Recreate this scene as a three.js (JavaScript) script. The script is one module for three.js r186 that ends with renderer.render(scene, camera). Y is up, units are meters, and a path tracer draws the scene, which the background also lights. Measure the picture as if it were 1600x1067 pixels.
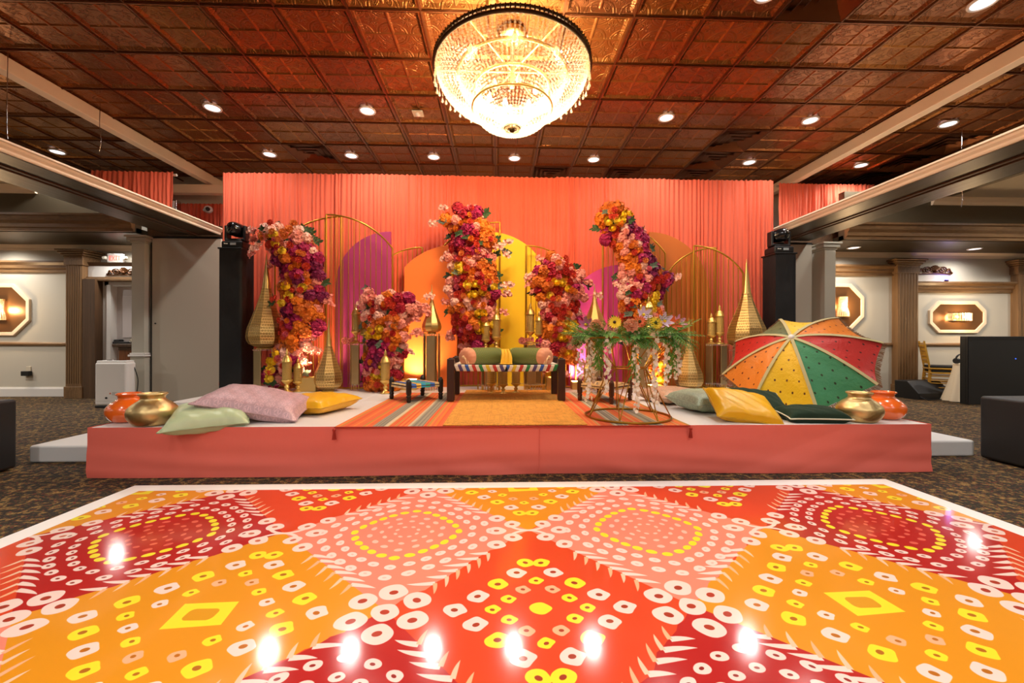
import * as THREE from 'three';
import { RoundedBoxGeometry } from 'three/addons/geometries/RoundedBoxGeometry.js';
import { mergeGeometries } from 'three/addons/utils/BufferGeometryUtils.js';
import { RectAreaLightUniformsLib } from 'three/addons/lights/RectAreaLightUniformsLib.js';

// ---------- camera, exposure ----------
RectAreaLightUniformsLib.init();
const scene = new THREE.Scene();
const camera = new THREE.PerspectiveCamera(79.43, 1600 / 1067, 0.05, 60);
camera.rotation.order = 'YXZ';
camera.position.set(0, 0.97, 0);
camera.rotation.set(0, THREE.MathUtils.degToRad(-1.8), 0.0021);
const renderer = new THREE.WebGLRenderer({ antialias: true });
renderer.toneMapping = THREE.LinearToneMapping;
renderer.toneMappingExposure = 0.44;
renderer.shadowMap.enabled = true;
scene.background = new THREE.Color(0x000000);
const LEVEL = { down: 16.5, chandelier: 5, uplight: 18, sconce: 3.5, side: 25 };   // candela
const COOL = new THREE.Color(1.0, 0.95, 0.89), WARM = new THREE.Color(1.0, 0.68, 0.36), AMBER = new THREE.Color(1.0, 0.6, 0.26);

// ---------- helpers ----------
let seed = 7;
const rnd = () => { seed = (seed + 0x6d2b79f5) | 0; let t = Math.imul(seed ^ (seed >>> 15), 1 | seed); t = (t + Math.imul(t ^ (t >>> 7), 61 | t)) ^ t; return ((t ^ (t >>> 14)) >>> 0) / 4294967296; };
const rr = (a, b) => a + (b - a) * rnd();
const pick = (a) => a[Math.floor(rnd() * a.length)];
const PI = Math.PI;
const count = {};
function numbered(n) { const k = (count[n] = (count[n] ?? -1) + 1); return k ? n + '_' + String(k).padStart(3, '0') : n; }
const shade = (m) => { m.castShadow = m.receiveShadow = true; return m; };
function tag(o, label, category, group, kind) { Object.assign(o.userData, { label, category }); if (group) o.userData.group = group; if (kind) o.userData.kind = kind; return o; }
// a thing: Group at its base (x, y, depth in front of the camera wall), children are its parts
function thing(name, label, category, [x, y, d] = [0, 0, 0], turn = 0, group, kind) {
  const o = new THREE.Group(); o.name = numbered(name); o.position.set(x, y, -d); o.rotation.y = turn; scene.add(o);
  return tag(o, label, category, group, kind);
}
const partNo = new Map();
function part(name, geo, mat, parent) {
  const key = parent.uuid + name, k = partNo.get(key) ?? 0; partNo.set(key, k + 1);
  const m = shade(new THREE.Mesh(geo, mat)); m.name = k ? name + '_' + String(k).padStart(3, '0') : name; parent.add(m); return m;
}
function single(name, geo, mat, label, category, [x, y, d] = [0, 0, 0], turn = 0, group, kind) {
  const m = shade(new THREE.Mesh(geo, mat)); m.name = numbered(name); m.position.set(x, y, -d); m.rotation.y = turn; scene.add(m);
  return tag(m, label, category, group, kind);
}
function merge(list) {
  const c = list.map((g) => { const n = g.index ? g.toNonIndexed() : g; for (const k of Object.keys(n.attributes)) if (!['position', 'normal', 'uv'].includes(k)) n.deleteAttribute(k); if (!n.attributes.uv) n.setAttribute('uv', new THREE.BufferAttribute(new Float32Array(n.attributes.position.count * 2), 2)); return n; });
  return mergeGeometries(c, false);
}
const box = (w, h, d, x = 0, y = 0, z = 0) => new THREE.BoxGeometry(w, h, d).translate(x, y, z);
const rbox = (w, h, d, x = 0, y = 0, z = 0, r = 0.006, s = 2) => new RoundedBoxGeometry(w, h, d, s, Math.min(r, w / 2.01, h / 2.01, d / 2.01)).translate(x, y, z);
const cyl = (r0, r1, h, x = 0, y = 0, z = 0, s = 16, open = false) => new THREE.CylinderGeometry(r1, r0, h, s, 1, open).translate(x, y, z);   // r0 bottom, r1 top
const ball = (r, x = 0, y = 0, z = 0, s = 12) => new THREE.SphereGeometry(r, s, Math.max(6, s >> 1)).translate(x, y, z);
const V = (x, y, z) => new THREE.Vector3(x, y, z);
function rod(a, b, r, s = 8, r2 = r) {
  const d = b.clone().sub(a), g = new THREE.CylinderGeometry(r2, r, d.length(), s);
  return g.applyQuaternion(new THREE.Quaternion().setFromUnitVectors(V(0, 1, 0), d.normalize())).translate((a.x + b.x) / 2, (a.y + b.y) / 2, (a.z + b.z) / 2);
}
const tube = (pts, r, n = 24, s = 8, closed = false) => new THREE.TubeGeometry(new THREE.CatmullRomCurve3(pts, closed), n, r, s, closed);
const ring = (R, r, y = 0, n = 48, s = 8) => new THREE.TorusGeometry(R, r, s, n).rotateX(PI / 2).translate(0, y, 0);
const lathe = (pts, s = 28) => new THREE.LatheGeometry(pts.map((p) => new THREE.Vector2(p[0], p[1])), s);
const facet = (g) => { const n = g.index ? g.toNonIndexed() : g; n.computeVertexNormals(); return n; };
function extrude(pts, depth, bevel = 0.004) {   // outline in x, y; front face at +z = depth
  const s = new THREE.Shape(pts.map((p) => new THREE.Vector2(p[0], p[1])));
  return new THREE.ExtrudeGeometry(s, { depth: depth - 2 * bevel, bevelEnabled: bevel > 0, bevelSize: bevel, bevelThickness: bevel, bevelSegments: 2, curveSegments: 12 }).translate(0, 0, bevel);
}
function surface(nu, nv, f, uvs = [1, 1]) {   // grid (u, v in 0..1) -> Vector3
  const g = new THREE.PlaneGeometry(1, 1, nu, nv), p = g.attributes.position, t = g.attributes.uv;
  for (let i = 0; i < p.count; i++) { const u = t.getX(i), v = t.getY(i), q = f(u, v); p.setXYZ(i, q.x, q.y, q.z); t.setXY(i, u * uvs[0], v * uvs[1]); }
  g.computeVertexNormals(); return g;
}
function mold(profile, len) {   // profile (x = out of the wall, y = up) swept along x, centred
  const s = new THREE.Shape(profile.map((p) => new THREE.Vector2(p[0], p[1])));
  return new THREE.ExtrudeGeometry(s, { depth: len, bevelEnabled: false }).rotateY(-PI / 2).translate(len / 2, 0, 0);   // out of the wall = +z
}
// value noise that tiles
function noise2(n, sd) {
  let s = sd; const r = () => { s = (Math.imul(s, 1664525) + 1013904223) | 0; return (s >>> 8) / 16777216; };
  const a = new Float32Array(n * n).map(r);
  return (x, y) => { x = ((x % 1) + 1) % 1 * n; y = ((y % 1) + 1) % 1 * n; const i = Math.floor(x), j = Math.floor(y), u = x - i, v = y - j, e = u * u * (3 - 2 * u), f = v * v * (3 - 2 * v), q = (k, l) => a[((l % n) * n) + (k % n)]; return (q(i, j) * (1 - e) + q(i + 1, j) * e) * (1 - f) + (q(i, j + 1) * (1 - e) + q(i + 1, j + 1) * e) * f; };
}
function dataTex(n, f, color = true) {   // f(u, v) -> [r, g, b] 0..1, sRGB when color
  const d = new Uint8Array(n * n * 4);
  for (let y = 0; y < n; y++) for (let x = 0; x < n; x++) { const c = f((x + 0.5) / n, (y + 0.5) / n), o = (y * n + x) * 4; for (let k = 0; k < 3; k++) d[o + k] = Math.max(0, Math.min(255, c[k] * 255)); d[o + 3] = 255; }
  const t = new THREE.DataTexture(d, n, n); return finish(t, color);
}
function finish(t, color) { t.wrapS = t.wrapT = THREE.RepeatWrapping; t.magFilter = THREE.LinearFilter; t.minFilter = THREE.LinearMipmapLinearFilter; if (color) t.colorSpace = THREE.SRGBColorSpace; t.needsUpdate = true; return t; }
function canvasTex(w, h, draw, color = true) { const c = document.createElement('canvas'); c.width = w; c.height = h; draw(c.getContext('2d'), w, h); return finish(new THREE.CanvasTexture(c), color); }
const rep = (t, x, y = x) => { const c = t.clone(); c.repeat.set(x, y); c.needsUpdate = true; return c; };
const mat = (color, roughness = 0.6, metalness = 0, more = {}) => new THREE.MeshPhysicalMaterial({ color, roughness, metalness, ...more });
const two = { side: THREE.DoubleSide };

// ---------- textures ----------
const nA = noise2(16, 3), nB = noise2(64, 5), nC = noise2(128, 9), nD = noise2(8, 21), nE = noise2(32, 17);
const carpetTex = dataTex(1024, (u, v) => {
  const base = nC(u, v), flower = nE(u + nA(u, v) * 0.04, v), blot = nB(v + 0.3, u + 0.1), tuft = nC(u * 2 + 0.2, v * 2);
  let c = [0.19, 0.145, 0.09];
  if (flower > 0.56) c = [0.47, 0.35, 0.17]; if (flower > 0.7) c = [0.64, 0.5, 0.27];
  if (blot > 0.66) c = [0.31, 0.32, 0.16]; if (blot > 0.78) c = [0.5, 0.2, 0.12];
  const k = 0.55 + 0.5 * base + 0.25 * (tuft - 0.5); return c.map((x) => x * k);
});
const carpetBump = dataTex(512, (u, v) => { const h = 0.6 * nC(u * 2, v * 2) + 0.4 * nC(u + 0.4, v); return [h, h, h]; }, false);
const tinBump = canvasTex(512, 512, (g, w) => {
  g.fillStyle = '#666'; g.fillRect(0, 0, w, w);
  for (let i = 0; i < 2; i++) for (let j = 0; j < 2; j++) {
    const s = w / 2, x = i * s, y = j * s; g.save(); g.translate(x, y);
    g.beginPath(); g.rect(10, 10, s - 20, s - 20); g.clip();
    for (const [cx, cy] of [[0, 0], [s, 0], [0, s], [s, s]]) for (let k = 0; k < 5; k++) { g.strokeStyle = ['#222', '#999', '#eee', '#ccc', '#333'][k]; g.lineWidth = 6; g.beginPath(); g.arc(cx, cy, s * 0.46 - k * 6, 0, 7); g.stroke(); }
    g.translate(s / 2, s / 2);
    for (let k = 0; k < 4; k++) {
      g.rotate(PI / 2);
      g.strokeStyle = '#fff'; g.lineWidth = 7; g.beginPath(); g.moveTo(6, 6); g.bezierCurveTo(20, 4, 34, 22, 22, 34); g.bezierCurveTo(14, 40, 8, 30, 16, 26); g.stroke();
      g.beginPath(); g.moveTo(0, 18); g.bezierCurveTo(-8, 36, 10, 40, 0, 56); g.stroke();
      g.strokeStyle = '#222'; g.lineWidth = 4; g.beginPath(); g.moveTo(12, 18); g.bezierCurveTo(40, 22, 46, 46, 30, 52); g.stroke();
      g.save(); g.rotate(PI / 4); g.strokeStyle = '#ddd'; g.lineWidth = 6; for (const q of [-1, 1]) { g.beginPath(); g.moveTo(0, 92); g.bezierCurveTo(q * 26, 100, q * 30, 130, q * 6, 128); g.bezierCurveTo(q * -4, 124, q * 6, 110, q * 12, 118); g.stroke(); } g.fillStyle = '#fff'; g.beginPath(); g.arc(0, 84, 6, 0, 7); g.fill(); g.restore();
    }
    g.fillStyle = '#fff'; g.beginPath(); g.arc(0, 0, 12, 0, 7); g.fill();
    g.restore();
  }
}, false);
const pierced = (bump) => canvasTex(512, 512, (g, w) => {
  g.fillStyle = bump ? '#ccc' : '#fff'; g.fillRect(0, 0, w, w);
  for (let i = 0; i < 8; i++) for (let j = 0; j < 8; j++) {
    const x = (i + (j % 2) * 0.5) * 64 + 16, y = j * 64 + 32;
    g.fillStyle = bump ? '#000' : '#6e5220';
    for (let k = 0; k < 6; k++) { const a = k * PI / 3; g.beginPath(); g.ellipse((x + 17 * Math.cos(a)) % w, y + 17 * Math.sin(a), 8, 4.5, a, 0, 7); g.fill(); }
    g.beginPath(); g.arc(x % w, y, 5, 0, 7); g.fill();
    g.beginPath(); g.arc((x + 32) % w, y, 4, 0, 7); g.fill();
    g.strokeStyle = bump ? '#fff' : '#d8c48c'; g.lineWidth = 2; g.beginPath(); g.arc(x % w, y, 28, 0, 7); g.stroke();
  }
}, !bump);
const piercedMap = pierced(false), piercedBump = pierced(true);
const clothBump = dataTex(256, (u, v) => { const a = 0.5 + 0.5 * Math.sin(u * 2 * PI * 64), b = 0.5 + 0.5 * Math.sin(v * 2 * PI * 64), h = 0.5 * a + 0.5 * b; return [h, h, h]; }, false);
const creaseBump = dataTex(512, (u, v) => { const w = nD(u, v) * 0.5, a = nD(u + w * 0.2, v + 0.3) * 0.4 + nA(u + w * 0.2, v) * 0.4 + nE(u, v) * 0.2; return [a, a, a]; }, false);
const damask = dataTex(512, (u, v) => {   // flower scrolls woven in pale thread
  const U = (u * 4) % 1 - 0.5, W = (v * 4 + (Math.floor(u * 4) % 2) * 0.5) % 1 - 0.5, r = Math.hypot(U, W), a = Math.atan2(W, U);
  const petal = r < 0.2 + 0.16 * Math.cos(a * 5) && r > 0.06, scroll = Math.abs(r - 0.4 - 0.03 * Math.sin(a * 8)) < 0.03, t = 0.93 + 0.07 * Math.sin(v * 512);
  const k = (petal || scroll ? 1 : 0.88) * t; return [k, k, k];
});
const bolsterTex = dataTex(256, (u, v) => { const U = (u * 8 + (Math.floor(v * 8) % 2) * 0.5) % 1 - 0.5, W = (v * 8) % 1 - 0.5, d = Math.abs(U) + Math.abs(W); return d < 0.2 ? [0.72, 0.66, 0.3] : d < 0.42 ? [0.17, 0.25, 0.1] : [0.4, 0.45, 0.2]; });
const woodTex = dataTex(512, (u, v) => { const g = nE(u + 0.02 * Math.sin(v * 6.28), nA(u, v) * 0.02 + 0.03 * Math.sin(v * 6.28)), h = nC(u, 0.05 * Math.sin(v * 6.28)), k = 0.72 + 0.3 * g + 0.14 * h; return [k, k * 0.98, k * 0.95]; });
const jute = dataTex(512, (u, v) => { const a = nC(u, 0.07 * Math.sin(v * 6.28)), b = nC(0.05 * Math.sin(u * 6.28), v), t = 0.5 + 0.5 * Math.sin(v * 2 * PI * 90), k = 0.72 + 0.2 * a + 0.12 * b + 0.08 * t; return [k, k, k]; });
const dotTex = canvasTex(512, 512, (g, w) => {   // mirror-work discs on plain silk
  g.fillStyle = '#fff'; g.fillRect(0, 0, w, w);
  for (let y = 0; y < w; y += 2) { g.fillStyle = `rgba(120,90,40,${0.05 + 0.05 * nC(0.3, y / w)})`; g.fillRect(0, y, w, 1); }
  for (let i = 0; i < 4; i++) for (let j = 0; j < 4; j++) { const x = (i + (j % 2) * 0.5) * 128 + 40, y = j * 128 + 60; g.fillStyle = '#c9a64a'; g.beginPath(); g.ellipse(x % w, y, 12, 15, 0, 0, 7); g.fill(); g.fillStyle = (i + j) % 2 ? '#2c2320' : '#4a3c34'; g.beginPath(); g.ellipse(x % w, y, 8, 11, 0, 0, 7); g.fill(); }
});

// ---------- dance-floor print: dyed diamonds 1.22 m across, drawn flat in floor metres ----------
const DYE = { amber: '#e39412', orange: '#da4317', red: '#b3140f', pink: '#f08a72', white: '#f3d9cf', yellow: '#f1e42c', peach: '#f2b48a' };
function drawFloor(x0) {
  return canvasTex(2048, 2048, (g, w) => {
    let s = 11; const q = () => { s = (Math.imul(s, 1664525) + 1013904223) | 0; return (s >>> 8) / 16777216; }, j = (a) => (q() - 0.5) * a;
    const K = w / 2.44; g.fillStyle = DYE.orange; g.fillRect(0, 0, w, w); g.setTransform(K, 0, 0, K, -x0 * K, 0);
    const dye = (r, k) => (r % 2 === 0 ? ((k + r / 2) % 2 === 0 ? 'amber' : 'orange') : (k === 0 || k === 3) === (r % 4 === 1) ? 'red' : 'pink');
    const blob = (x, y, a, b, turn, color, hole, boxy = 0.3) => {
      g.fillStyle = color; g.beginPath();
      const n = 9, P = []; for (let i = 0; i < n; i++) { const t = i / n * 2 * PI, k = 1 + boxy * 0.25 * Math.cos(4 * t) + j(0.16); P.push([x + k * (a * Math.cos(t) * Math.cos(turn) - b * Math.sin(t) * Math.sin(turn)), y + k * (a * Math.cos(t) * Math.sin(turn) + b * Math.sin(t) * Math.cos(turn))]); }
      for (let i = 0; i <= n; i++) { const A = P[i % n], B = P[(i + 1) % n], mx = (A[0] + B[0]) / 2, my = (A[1] + B[1]) / 2; i ? g.quadraticCurveTo(A[0], A[1], mx, my) : g.moveTo(mx, my); } g.fill();
      if (hole) { g.fillStyle = hole; g.beginPath(); g.ellipse(x + j(0.006), y + j(0.006), a * 0.3, b * 0.26, turn + j(0.6), 0, 7); g.fill(); }
    };
    // crossings: the middle columns stand a little closer together
    const nx = (x, r) => { const a = Math.abs(x); return Math.sign(x) * (r % 2 === 0 && Math.abs(a - 0.61) < 0.02 ? (r % 4 ? 0.55 : 0.595) : a); };
    for (let r = 0; r <= 4; r++) for (let k = 0; k < (r % 2 ? 4 : 5); k++) {
      const cx = (r % 2 ? -1.83 : -2.44) + 1.22 * k, cy = 0.61 * r, C = [[nx(cx, Math.abs(r - 1)), cy - 0.615], [nx(cx + 0.61, r), cy], [nx(cx, r + 1), cy + 0.615], [nx(cx - 0.61, r), cy]]; g.fillStyle = DYE[dye(r, k)]; g.beginPath();
      for (let e = 0; e < 4; e++) for (let t = 0; t < 24; t++) { const A = C[e], B = C[(e + 1) % 4], u = t / 24, o = j(0.014); const X = A[0] + (B[0] - A[0]) * u + o, Y = A[1] + (B[1] - A[1]) * u + o; e + t ? g.lineTo(X, Y) : g.moveTo(X, Y); }
      g.fill();
    }
    // barbed strokes over every edge: a flat white barb into the dotted diamond, an upright pale one into the ringed diamond
    const barb = (x, y, dx, dy, L, w, c) => { const n = [-dy, dx]; g.fillStyle = c; g.beginPath(); g.moveTo(x - n[0] * w, y - n[1] * w); g.quadraticCurveTo(x + dx * L * 0.6 - n[0] * w * 1.1, y + dy * L * 0.6 - n[1] * w * 1.1, x + dx * L + n[0] * w * 0.9, y + dy * L + n[1] * w * 0.9); g.quadraticCurveTo(x + dx * L * 0.5 + n[0] * w, y + dy * L * 0.5 + n[1] * w, x + n[0] * w, y + n[1] * w); g.fill(); };
    for (let r = 0; r <= 4; r += 2) for (let k = 0; k < 5; k++) for (const sx of [-1, 1]) for (const sy of [-1, 1]) {
      const cx = -2.44 + 1.22 * k, cy = 0.61 * r, A = [cx, cy + sy * 0.61], B = [nx(cx + sx * 0.61, r), cy];
      for (let t = 0; t < 6; t++) { const u = 0.36 + t * 0.074, x = A[0] + (B[0] - A[0]) * u, y = A[1] + (B[1] - A[1]) * u; barb(x, y, sx * 0.97, sy * -0.12 + j(0.1), 0.1 + j(0.03), 0.012, DYE.white); barb(x, y, sx * -0.15 + j(0.1), -sy * 0.95, 0.075 + j(0.02), 0.009, t % 2 ? DYE.peach : '#f0c7a8'); }
    }
    for (let r = 0; r <= 4; r++) for (let k = 0; k < 5; k++) {
      const X = nx((r % 2 ? -2.44 : -1.83) + 1.22 * k, r), Y = 0.61 * r, hole = r % 2 ? '#c86a4e' : '#a4331c';
      if (r % 2 === 0) { for (const [dx, dy] of [[0, 0.005], [0.105, 0.05], [-0.105, 0.05], [0.1, -0.06], [-0.1, -0.06], [0.005, 0.115], [0, -0.11]]) blob(X + dx, Y + dy, 0.056, 0.05, j(1), DYE.white, hole, 0.2); }
      else {
        for (const a of [-1, 1]) for (const b of [-1, 1]) { for (const t of [0.1, 0.2]) blob(X + a * t * 0.8, Y + b * t * 0.72, 0.046, 0.042, j(1), DYE.white, hole, 0.2); g.strokeStyle = DYE.white; g.lineWidth = 0.018; g.beginPath(); g.moveTo(X, Y); g.quadraticCurveTo(X + a * 0.06, Y + b * 0.005, X + a * 0.09, Y + b * 0.05); g.stroke(); }
        for (const a of [-1, 1]) blob(X + a * 0.16, Y, 0.05, 0.042, 0, DYE.white, hole, 0.2);
      }
    }
    // the motif inside each diamond
    for (let r = 0; r <= 4; r++) for (let k = 0; k < (r % 2 ? 4 : 5); k++) {
      const c0 = (r % 2 ? -1.83 : -2.44) + 1.22 * k, cx = (nx(c0 - 0.61, r) + nx(c0 + 0.61, r)) / 2, cy = 0.61 * r, d = dye(r, k);
      if (d === 'amber' || d === 'orange') {
        const hole = d === 'amber' ? '#b5690f' : '#a03416';
        const walk = (R, n, S, cols) => { for (let e = 0; e < 4; e++) for (let i = 0; i < n; i++) { const u = i / n, A = [[0, -R], [R, 0], [0, R], [-R, 0]], x = cx + A[e][0] * (1 - u) + A[(e + 1) % 4][0] * u, y = cy + A[e][1] * (1 - u) + A[(e + 1) % 4][1] * u, c = cols[(e % 2 ? n - i : i) % cols.length]; if (i === 0 && e % 2 === 0 && S > 0.03) { blob(x - 0.035, y, S * 0.95, S * 0.8, 0.3, DYE.yellow, hole); blob(x + 0.035, y, S * 0.95, S * 0.8, -0.3, DYE.yellow, hole); } else blob(x * 1, y, S, S * 0.86, j(0.5), DYE[c], hole, 0.6); } };
        if (d === 'amber') { walk(0.4, 5, 0.043, ['white', 'white', 'yellow', 'white', 'yellow']); walk(0.255, 4, 0.029, ['yellow', 'peach', 'yellow', 'white']); } else { walk(0.305, 4, 0.043, ['white', 'white', 'yellow', 'white']); walk(0.17, 3, 0.03, ['yellow', 'peach', 'yellow']); }
        if (d === 'amber') { g.fillStyle = DYE.yellow; g.beginPath(); g.moveTo(cx - 0.1, cy - 0.062); g.lineTo(cx + 0.088, cy - 0.07); g.lineTo(cx + 0.105, cy + 0.055); g.lineTo(cx - 0.085, cy + 0.072); g.fill(); g.fillStyle = '#dd9a14'; g.beginPath(); g.roundRect(cx - 0.052, cy - 0.032, 0.104, 0.062, 0.02); g.fill(); }
        else blob(cx, cy, 0.042, 0.034, 0, DYE.yellow, null);
      } else {
        const inner = d === 'pink' ? '#f6c0ae' : '#e0604e', hole = d === 'pink' ? '#eabfb2' : '#8e2018';
        [[0.4, 28, 'white', 0.03], [0.325, 26, 'white', 0.027], [0.25, 24, 'yellow', 0.026], [0.18, 14, 'in', 0.02], [0.12, 12, 'in', 0.016], [0.06, 8, 'in', 0.013]].forEach(([R, n, c, S], l) => { for (let i = 0; i < n; i++) { const t = (i + l * 0.5) / n * 2 * PI, p = 1.45, m = Math.pow(Math.pow(Math.abs(Math.cos(t)), p) + Math.pow(Math.abs(Math.sin(t)), p), -1 / p); blob(cx + R * m * Math.cos(t) * 1.04, cy + R * m * Math.sin(t), S, S * 0.72, t + PI / 2 + j(0.4), c === 'in' ? inner : DYE[c], c === 'white' && l < 2 ? hole : null, 0); } });
      }
    }
  });
}
const printLeft = drawFloor(-2.44), printRight = drawFloor(0);

// ---------- materials ----------
const M = {
  carpet: mat(0xffffff, 0.95, 0, { map: rep(carpetTex, 1.5), bumpMap: rep(carpetBump, 2), bumpScale: 0.004 }),
  tin: mat(0x8c5226, 0.29, 0.8, { bumpMap: tinBump, bumpScale: 0.012 }), tinRail: mat(0x6e4020, 0.36, 0.8),
  cream: mat(0xcfc4ae, 0.75), creamTrim: mat(0xf0dcc0, 0.5), wallPaint: mat(0xc9c2b2, 0.8), white: mat(0xe6e2dc, 0.55), doorWhite: mat(0xcfc6c2, 0.5),
  bronze: mat(0x4a3f2e, 0.36, 0.55, { bumpMap: rep(creaseBump, 1.5), bumpScale: 0.003 }), bronzeFlat: mat(0x5c5240, 0.55, 0.25),
  brown: mat(0x8a6a48, 0.42, 0, { map: rep(woodTex, 0.7, 0.7) }), brownDark: mat(0x644a34, 0.45, 0, { map: woodTex }), ornament: mat(0x5a3517, 0.4, 0.45),
  partition: mat(0xc4bba8, 0.7), columnGrey: mat(0xbdb8a8, 0.6),
  coral: mat(0xe6694c, 0.82, 0, { ...two, sheen: 0.4, sheenRoughness: 0.5, sheenColor: new THREE.Color(0.9, 0.5, 0.4) }),
  skirt: mat(0xe66c5c, 0.62, 0, { ...two, bumpMap: rep(clothBump, 3), bumpScale: 0.0004 }),
  floorEdge: mat(0xf0efec, 0.5), deck: mat(0xe4e0dd, 0.35), riser: mat(0xd6d6d4, 0.5),
  magenta: mat(0xa8346f, 0.7), orangeP: mat(0xf07a2c, 0.7), yellowP: mat(0xf6c814, 0.7), pinkP: mat(0xc63c84, 0.7), rustP: mat(0xc86a1e, 0.7),
  goldFrame: mat(0xb88a2e, 0.35, 0.85), gold: mat(0xdcbc74, 0.34, 0.9), goldPierced: mat(0xdcbc7c, 0.32, 1, { map: rep(piercedMap, 3.6), bumpMap: rep(piercedBump, 3.6), bumpScale: 0.003 }),
  brass: mat(0xe2bf6c, 0.3, 0.85), brassPierced: mat(0xe2c274, 0.36, 0.85, { map: rep(piercedMap, 5), bumpMap: rep(piercedBump, 5), bumpScale: 0.003 }), goldSmooth: mat(0xdcb970, 0.3, 0.9), fluted: mat(0xb9a67e, 0.34, 0.95),
  acrylic: mat(0xffffff, 0.06, 0, { transmission: 0.9, thickness: 0, ior: 1.49 }),
  black: mat(0x0d0d0e, 0.5), blackCloth: mat(0x101012, 0.75, 0, { bumpMap: rep(creaseBump, 1), bumpScale: 0.012 }), blackGloss: mat(0x101012, 0.2), blackBox: mat(0x19191b, 0.55), grille: mat(0x070708, 0.7, 0.2), lens: mat(0x050508, 0.05, 0, { clearcoat: 1 }),
  darkWood: mat(0x3f2216, 0.38, 0, { map: rep(woodTex, 2) }), jute: mat(0xe09a3a, 0.9, 0, { map: rep(jute, 0.9), bumpMap: rep(clothBump, 2), bumpScale: 0.002 }), tassel: mat(0xa82c1c, 0.8),
  stripWhite: mat(0xe2d6c2, 0.85, 0, { bumpMap: rep(clothBump, 5), bumpScale: 0.001 }),
  lampGlow: mat(0xffffff, 0.4, 0, { emissive: 0xeef2ff, emissiveIntensity: 5 }), warmGlow: mat(0xffffff, 0.4, 0, { emissive: 0xffc978, emissiveIntensity: 3 }), chrome: mat(0xcfcfcf, 0.15, 1),
};
const cloth = (c, more = {}) => mat(c, 0.6, 0, { bumpMap: rep(clothBump, 6), bumpScale: 0.0006, sheen: 0.3, sheenRoughness: 0.4, sheenColor: new THREE.Color(0.6, 0.6, 0.6), ...two, ...more });

// ---------- the room ----------
const ST = 'structure';
const floor = single('floor', box(24, 0.1, 16, 0, -0.05, 0).translate(0, 0, 0), M.carpet, 'dark brown patterned carpet floor with ochre and green flecks', 'floor', [0, 0, 0], 0, null, ST);
{ const p = floor.geometry.attributes.position, t = floor.geometry.attributes.uv; for (let i = 0; i < p.count; i++) t.setXY(i, p.getX(i), p.getZ(i)); }
const W0 = 7.4;
single('wall_back', box(24, 3.9, 0.15, 0, 1.95, 0), M.wallPaint, 'painted cream end wall behind the coral drapes', 'wall', [0, 0, W0 + 0.075], 0, null, ST);
single('wall_front', box(24, 3.9, 0.15, 0, 1.95, 0), M.wallPaint, 'cream wall closing the hall opposite the stage', 'wall', [0, 0, -8.07], 0, null, ST);
single('wall_left', box(0.15, 3.9, 16, 0, 1.95, 0), M.wallPaint, 'cream side wall beyond the side room with the exit sign', 'wall', [-12.07, 0, 0], 0, null, ST);
single('wall_right', box(0.15, 3.9, 16, 0, 1.95, 0), M.wallPaint, 'cream side wall beyond the side room with the gilt chairs', 'wall', [12.07, 0, 0], 0, null, ST);

// copper tin ceiling: lay-in tiles in a rail grid
const H = 3.78, TX = -0.063, TZ = 3.51, P = 0.61;
const ceiling = thing('ceiling', 'copper coloured pressed tin ceiling of square lay-in tiles', 'ceiling', [0, 0, 0], 0, null, ST);
part('ceiling_slab', box(24.2, 0.1, 16, 0, H + 0.17, 0), M.cream, ceiling);
function tinTile() {   // a flat flange, a step up, then four shallow pans divided by raised ribs
  const a = P / 2 - 0.006, b = P / 2 - 0.045, c = 0.014, y1 = 0.0, y2 = 0.014, pos = [], uv = [], I = [];
  const quad = (A, B, C, D) => { const k = pos.length / 3; for (const q of [A, B, C, D]) { pos.push(...q); uv.push(q[0] / P + 0.5, q[2] / P + 0.5); } I.push(k, k + 1, k + 2, k, k + 2, k + 3); };
  const loop = (x0, z0, x1, z1, y) => [[x0, y, z0], [x1, y, z0], [x1, y, z1], [x0, y, z1]];
  const band = (L, N) => { for (let k = 0; k < 4; k++) quad(L[k], L[(k + 1) % 4], N[(k + 1) % 4], N[k]); };
  band(loop(-a, -a, a, a, y1), loop(-b - 0.016, -b - 0.016, b + 0.016, b + 0.016, y1)); band(loop(-b - 0.016, -b - 0.016, b + 0.016, b + 0.016, y1), loop(-b, -b, b, b, y2));
  for (const [x, z] of [[0, 0], [1, 0], [0, 1], [1, 1]]) { const x0 = x ? c * 0.4 : -b, x1 = x ? b : -c * 0.4, z0 = z ? c * 0.4 : -b, z1 = z ? b : -c * 0.4, e = 0.012; band(loop(x0, z0, x1, z1, y2 - 0.006), loop(x0 + e, z0 + e, x1 - e, z1 - e, y2 + 0.004)); quad(...loop(x0 + e, z0 + e, x1 - e, z1 - e, y2 + 0.004)); }
  quad(...loop(-c * 0.4, -b, c * 0.4, b, y2 - 0.006)); quad(...loop(-b, -c * 0.4, b, c * 0.4, y2 - 0.0061));
  const g = new THREE.BufferGeometry(); g.setAttribute('position', new THREE.Float32BufferAttribute(pos, 3)); g.setAttribute('uv', new THREE.Float32BufferAttribute(uv, 2)); g.setIndex(I); return facet(g);
}
const tile = tinTile(), ventCells = [[-5, 4], [5, 3], [5, 4], [5, 5], [1, 5], [3, 5], [10, 3], [10, 4], [10, 5], [4, -1]];
const tins = [M.tin, M.tin.clone(), M.tin.clone()]; tins[1].color.set(0x82502a); tins[2].color.set(0x905c28);
const rest = [];
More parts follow.
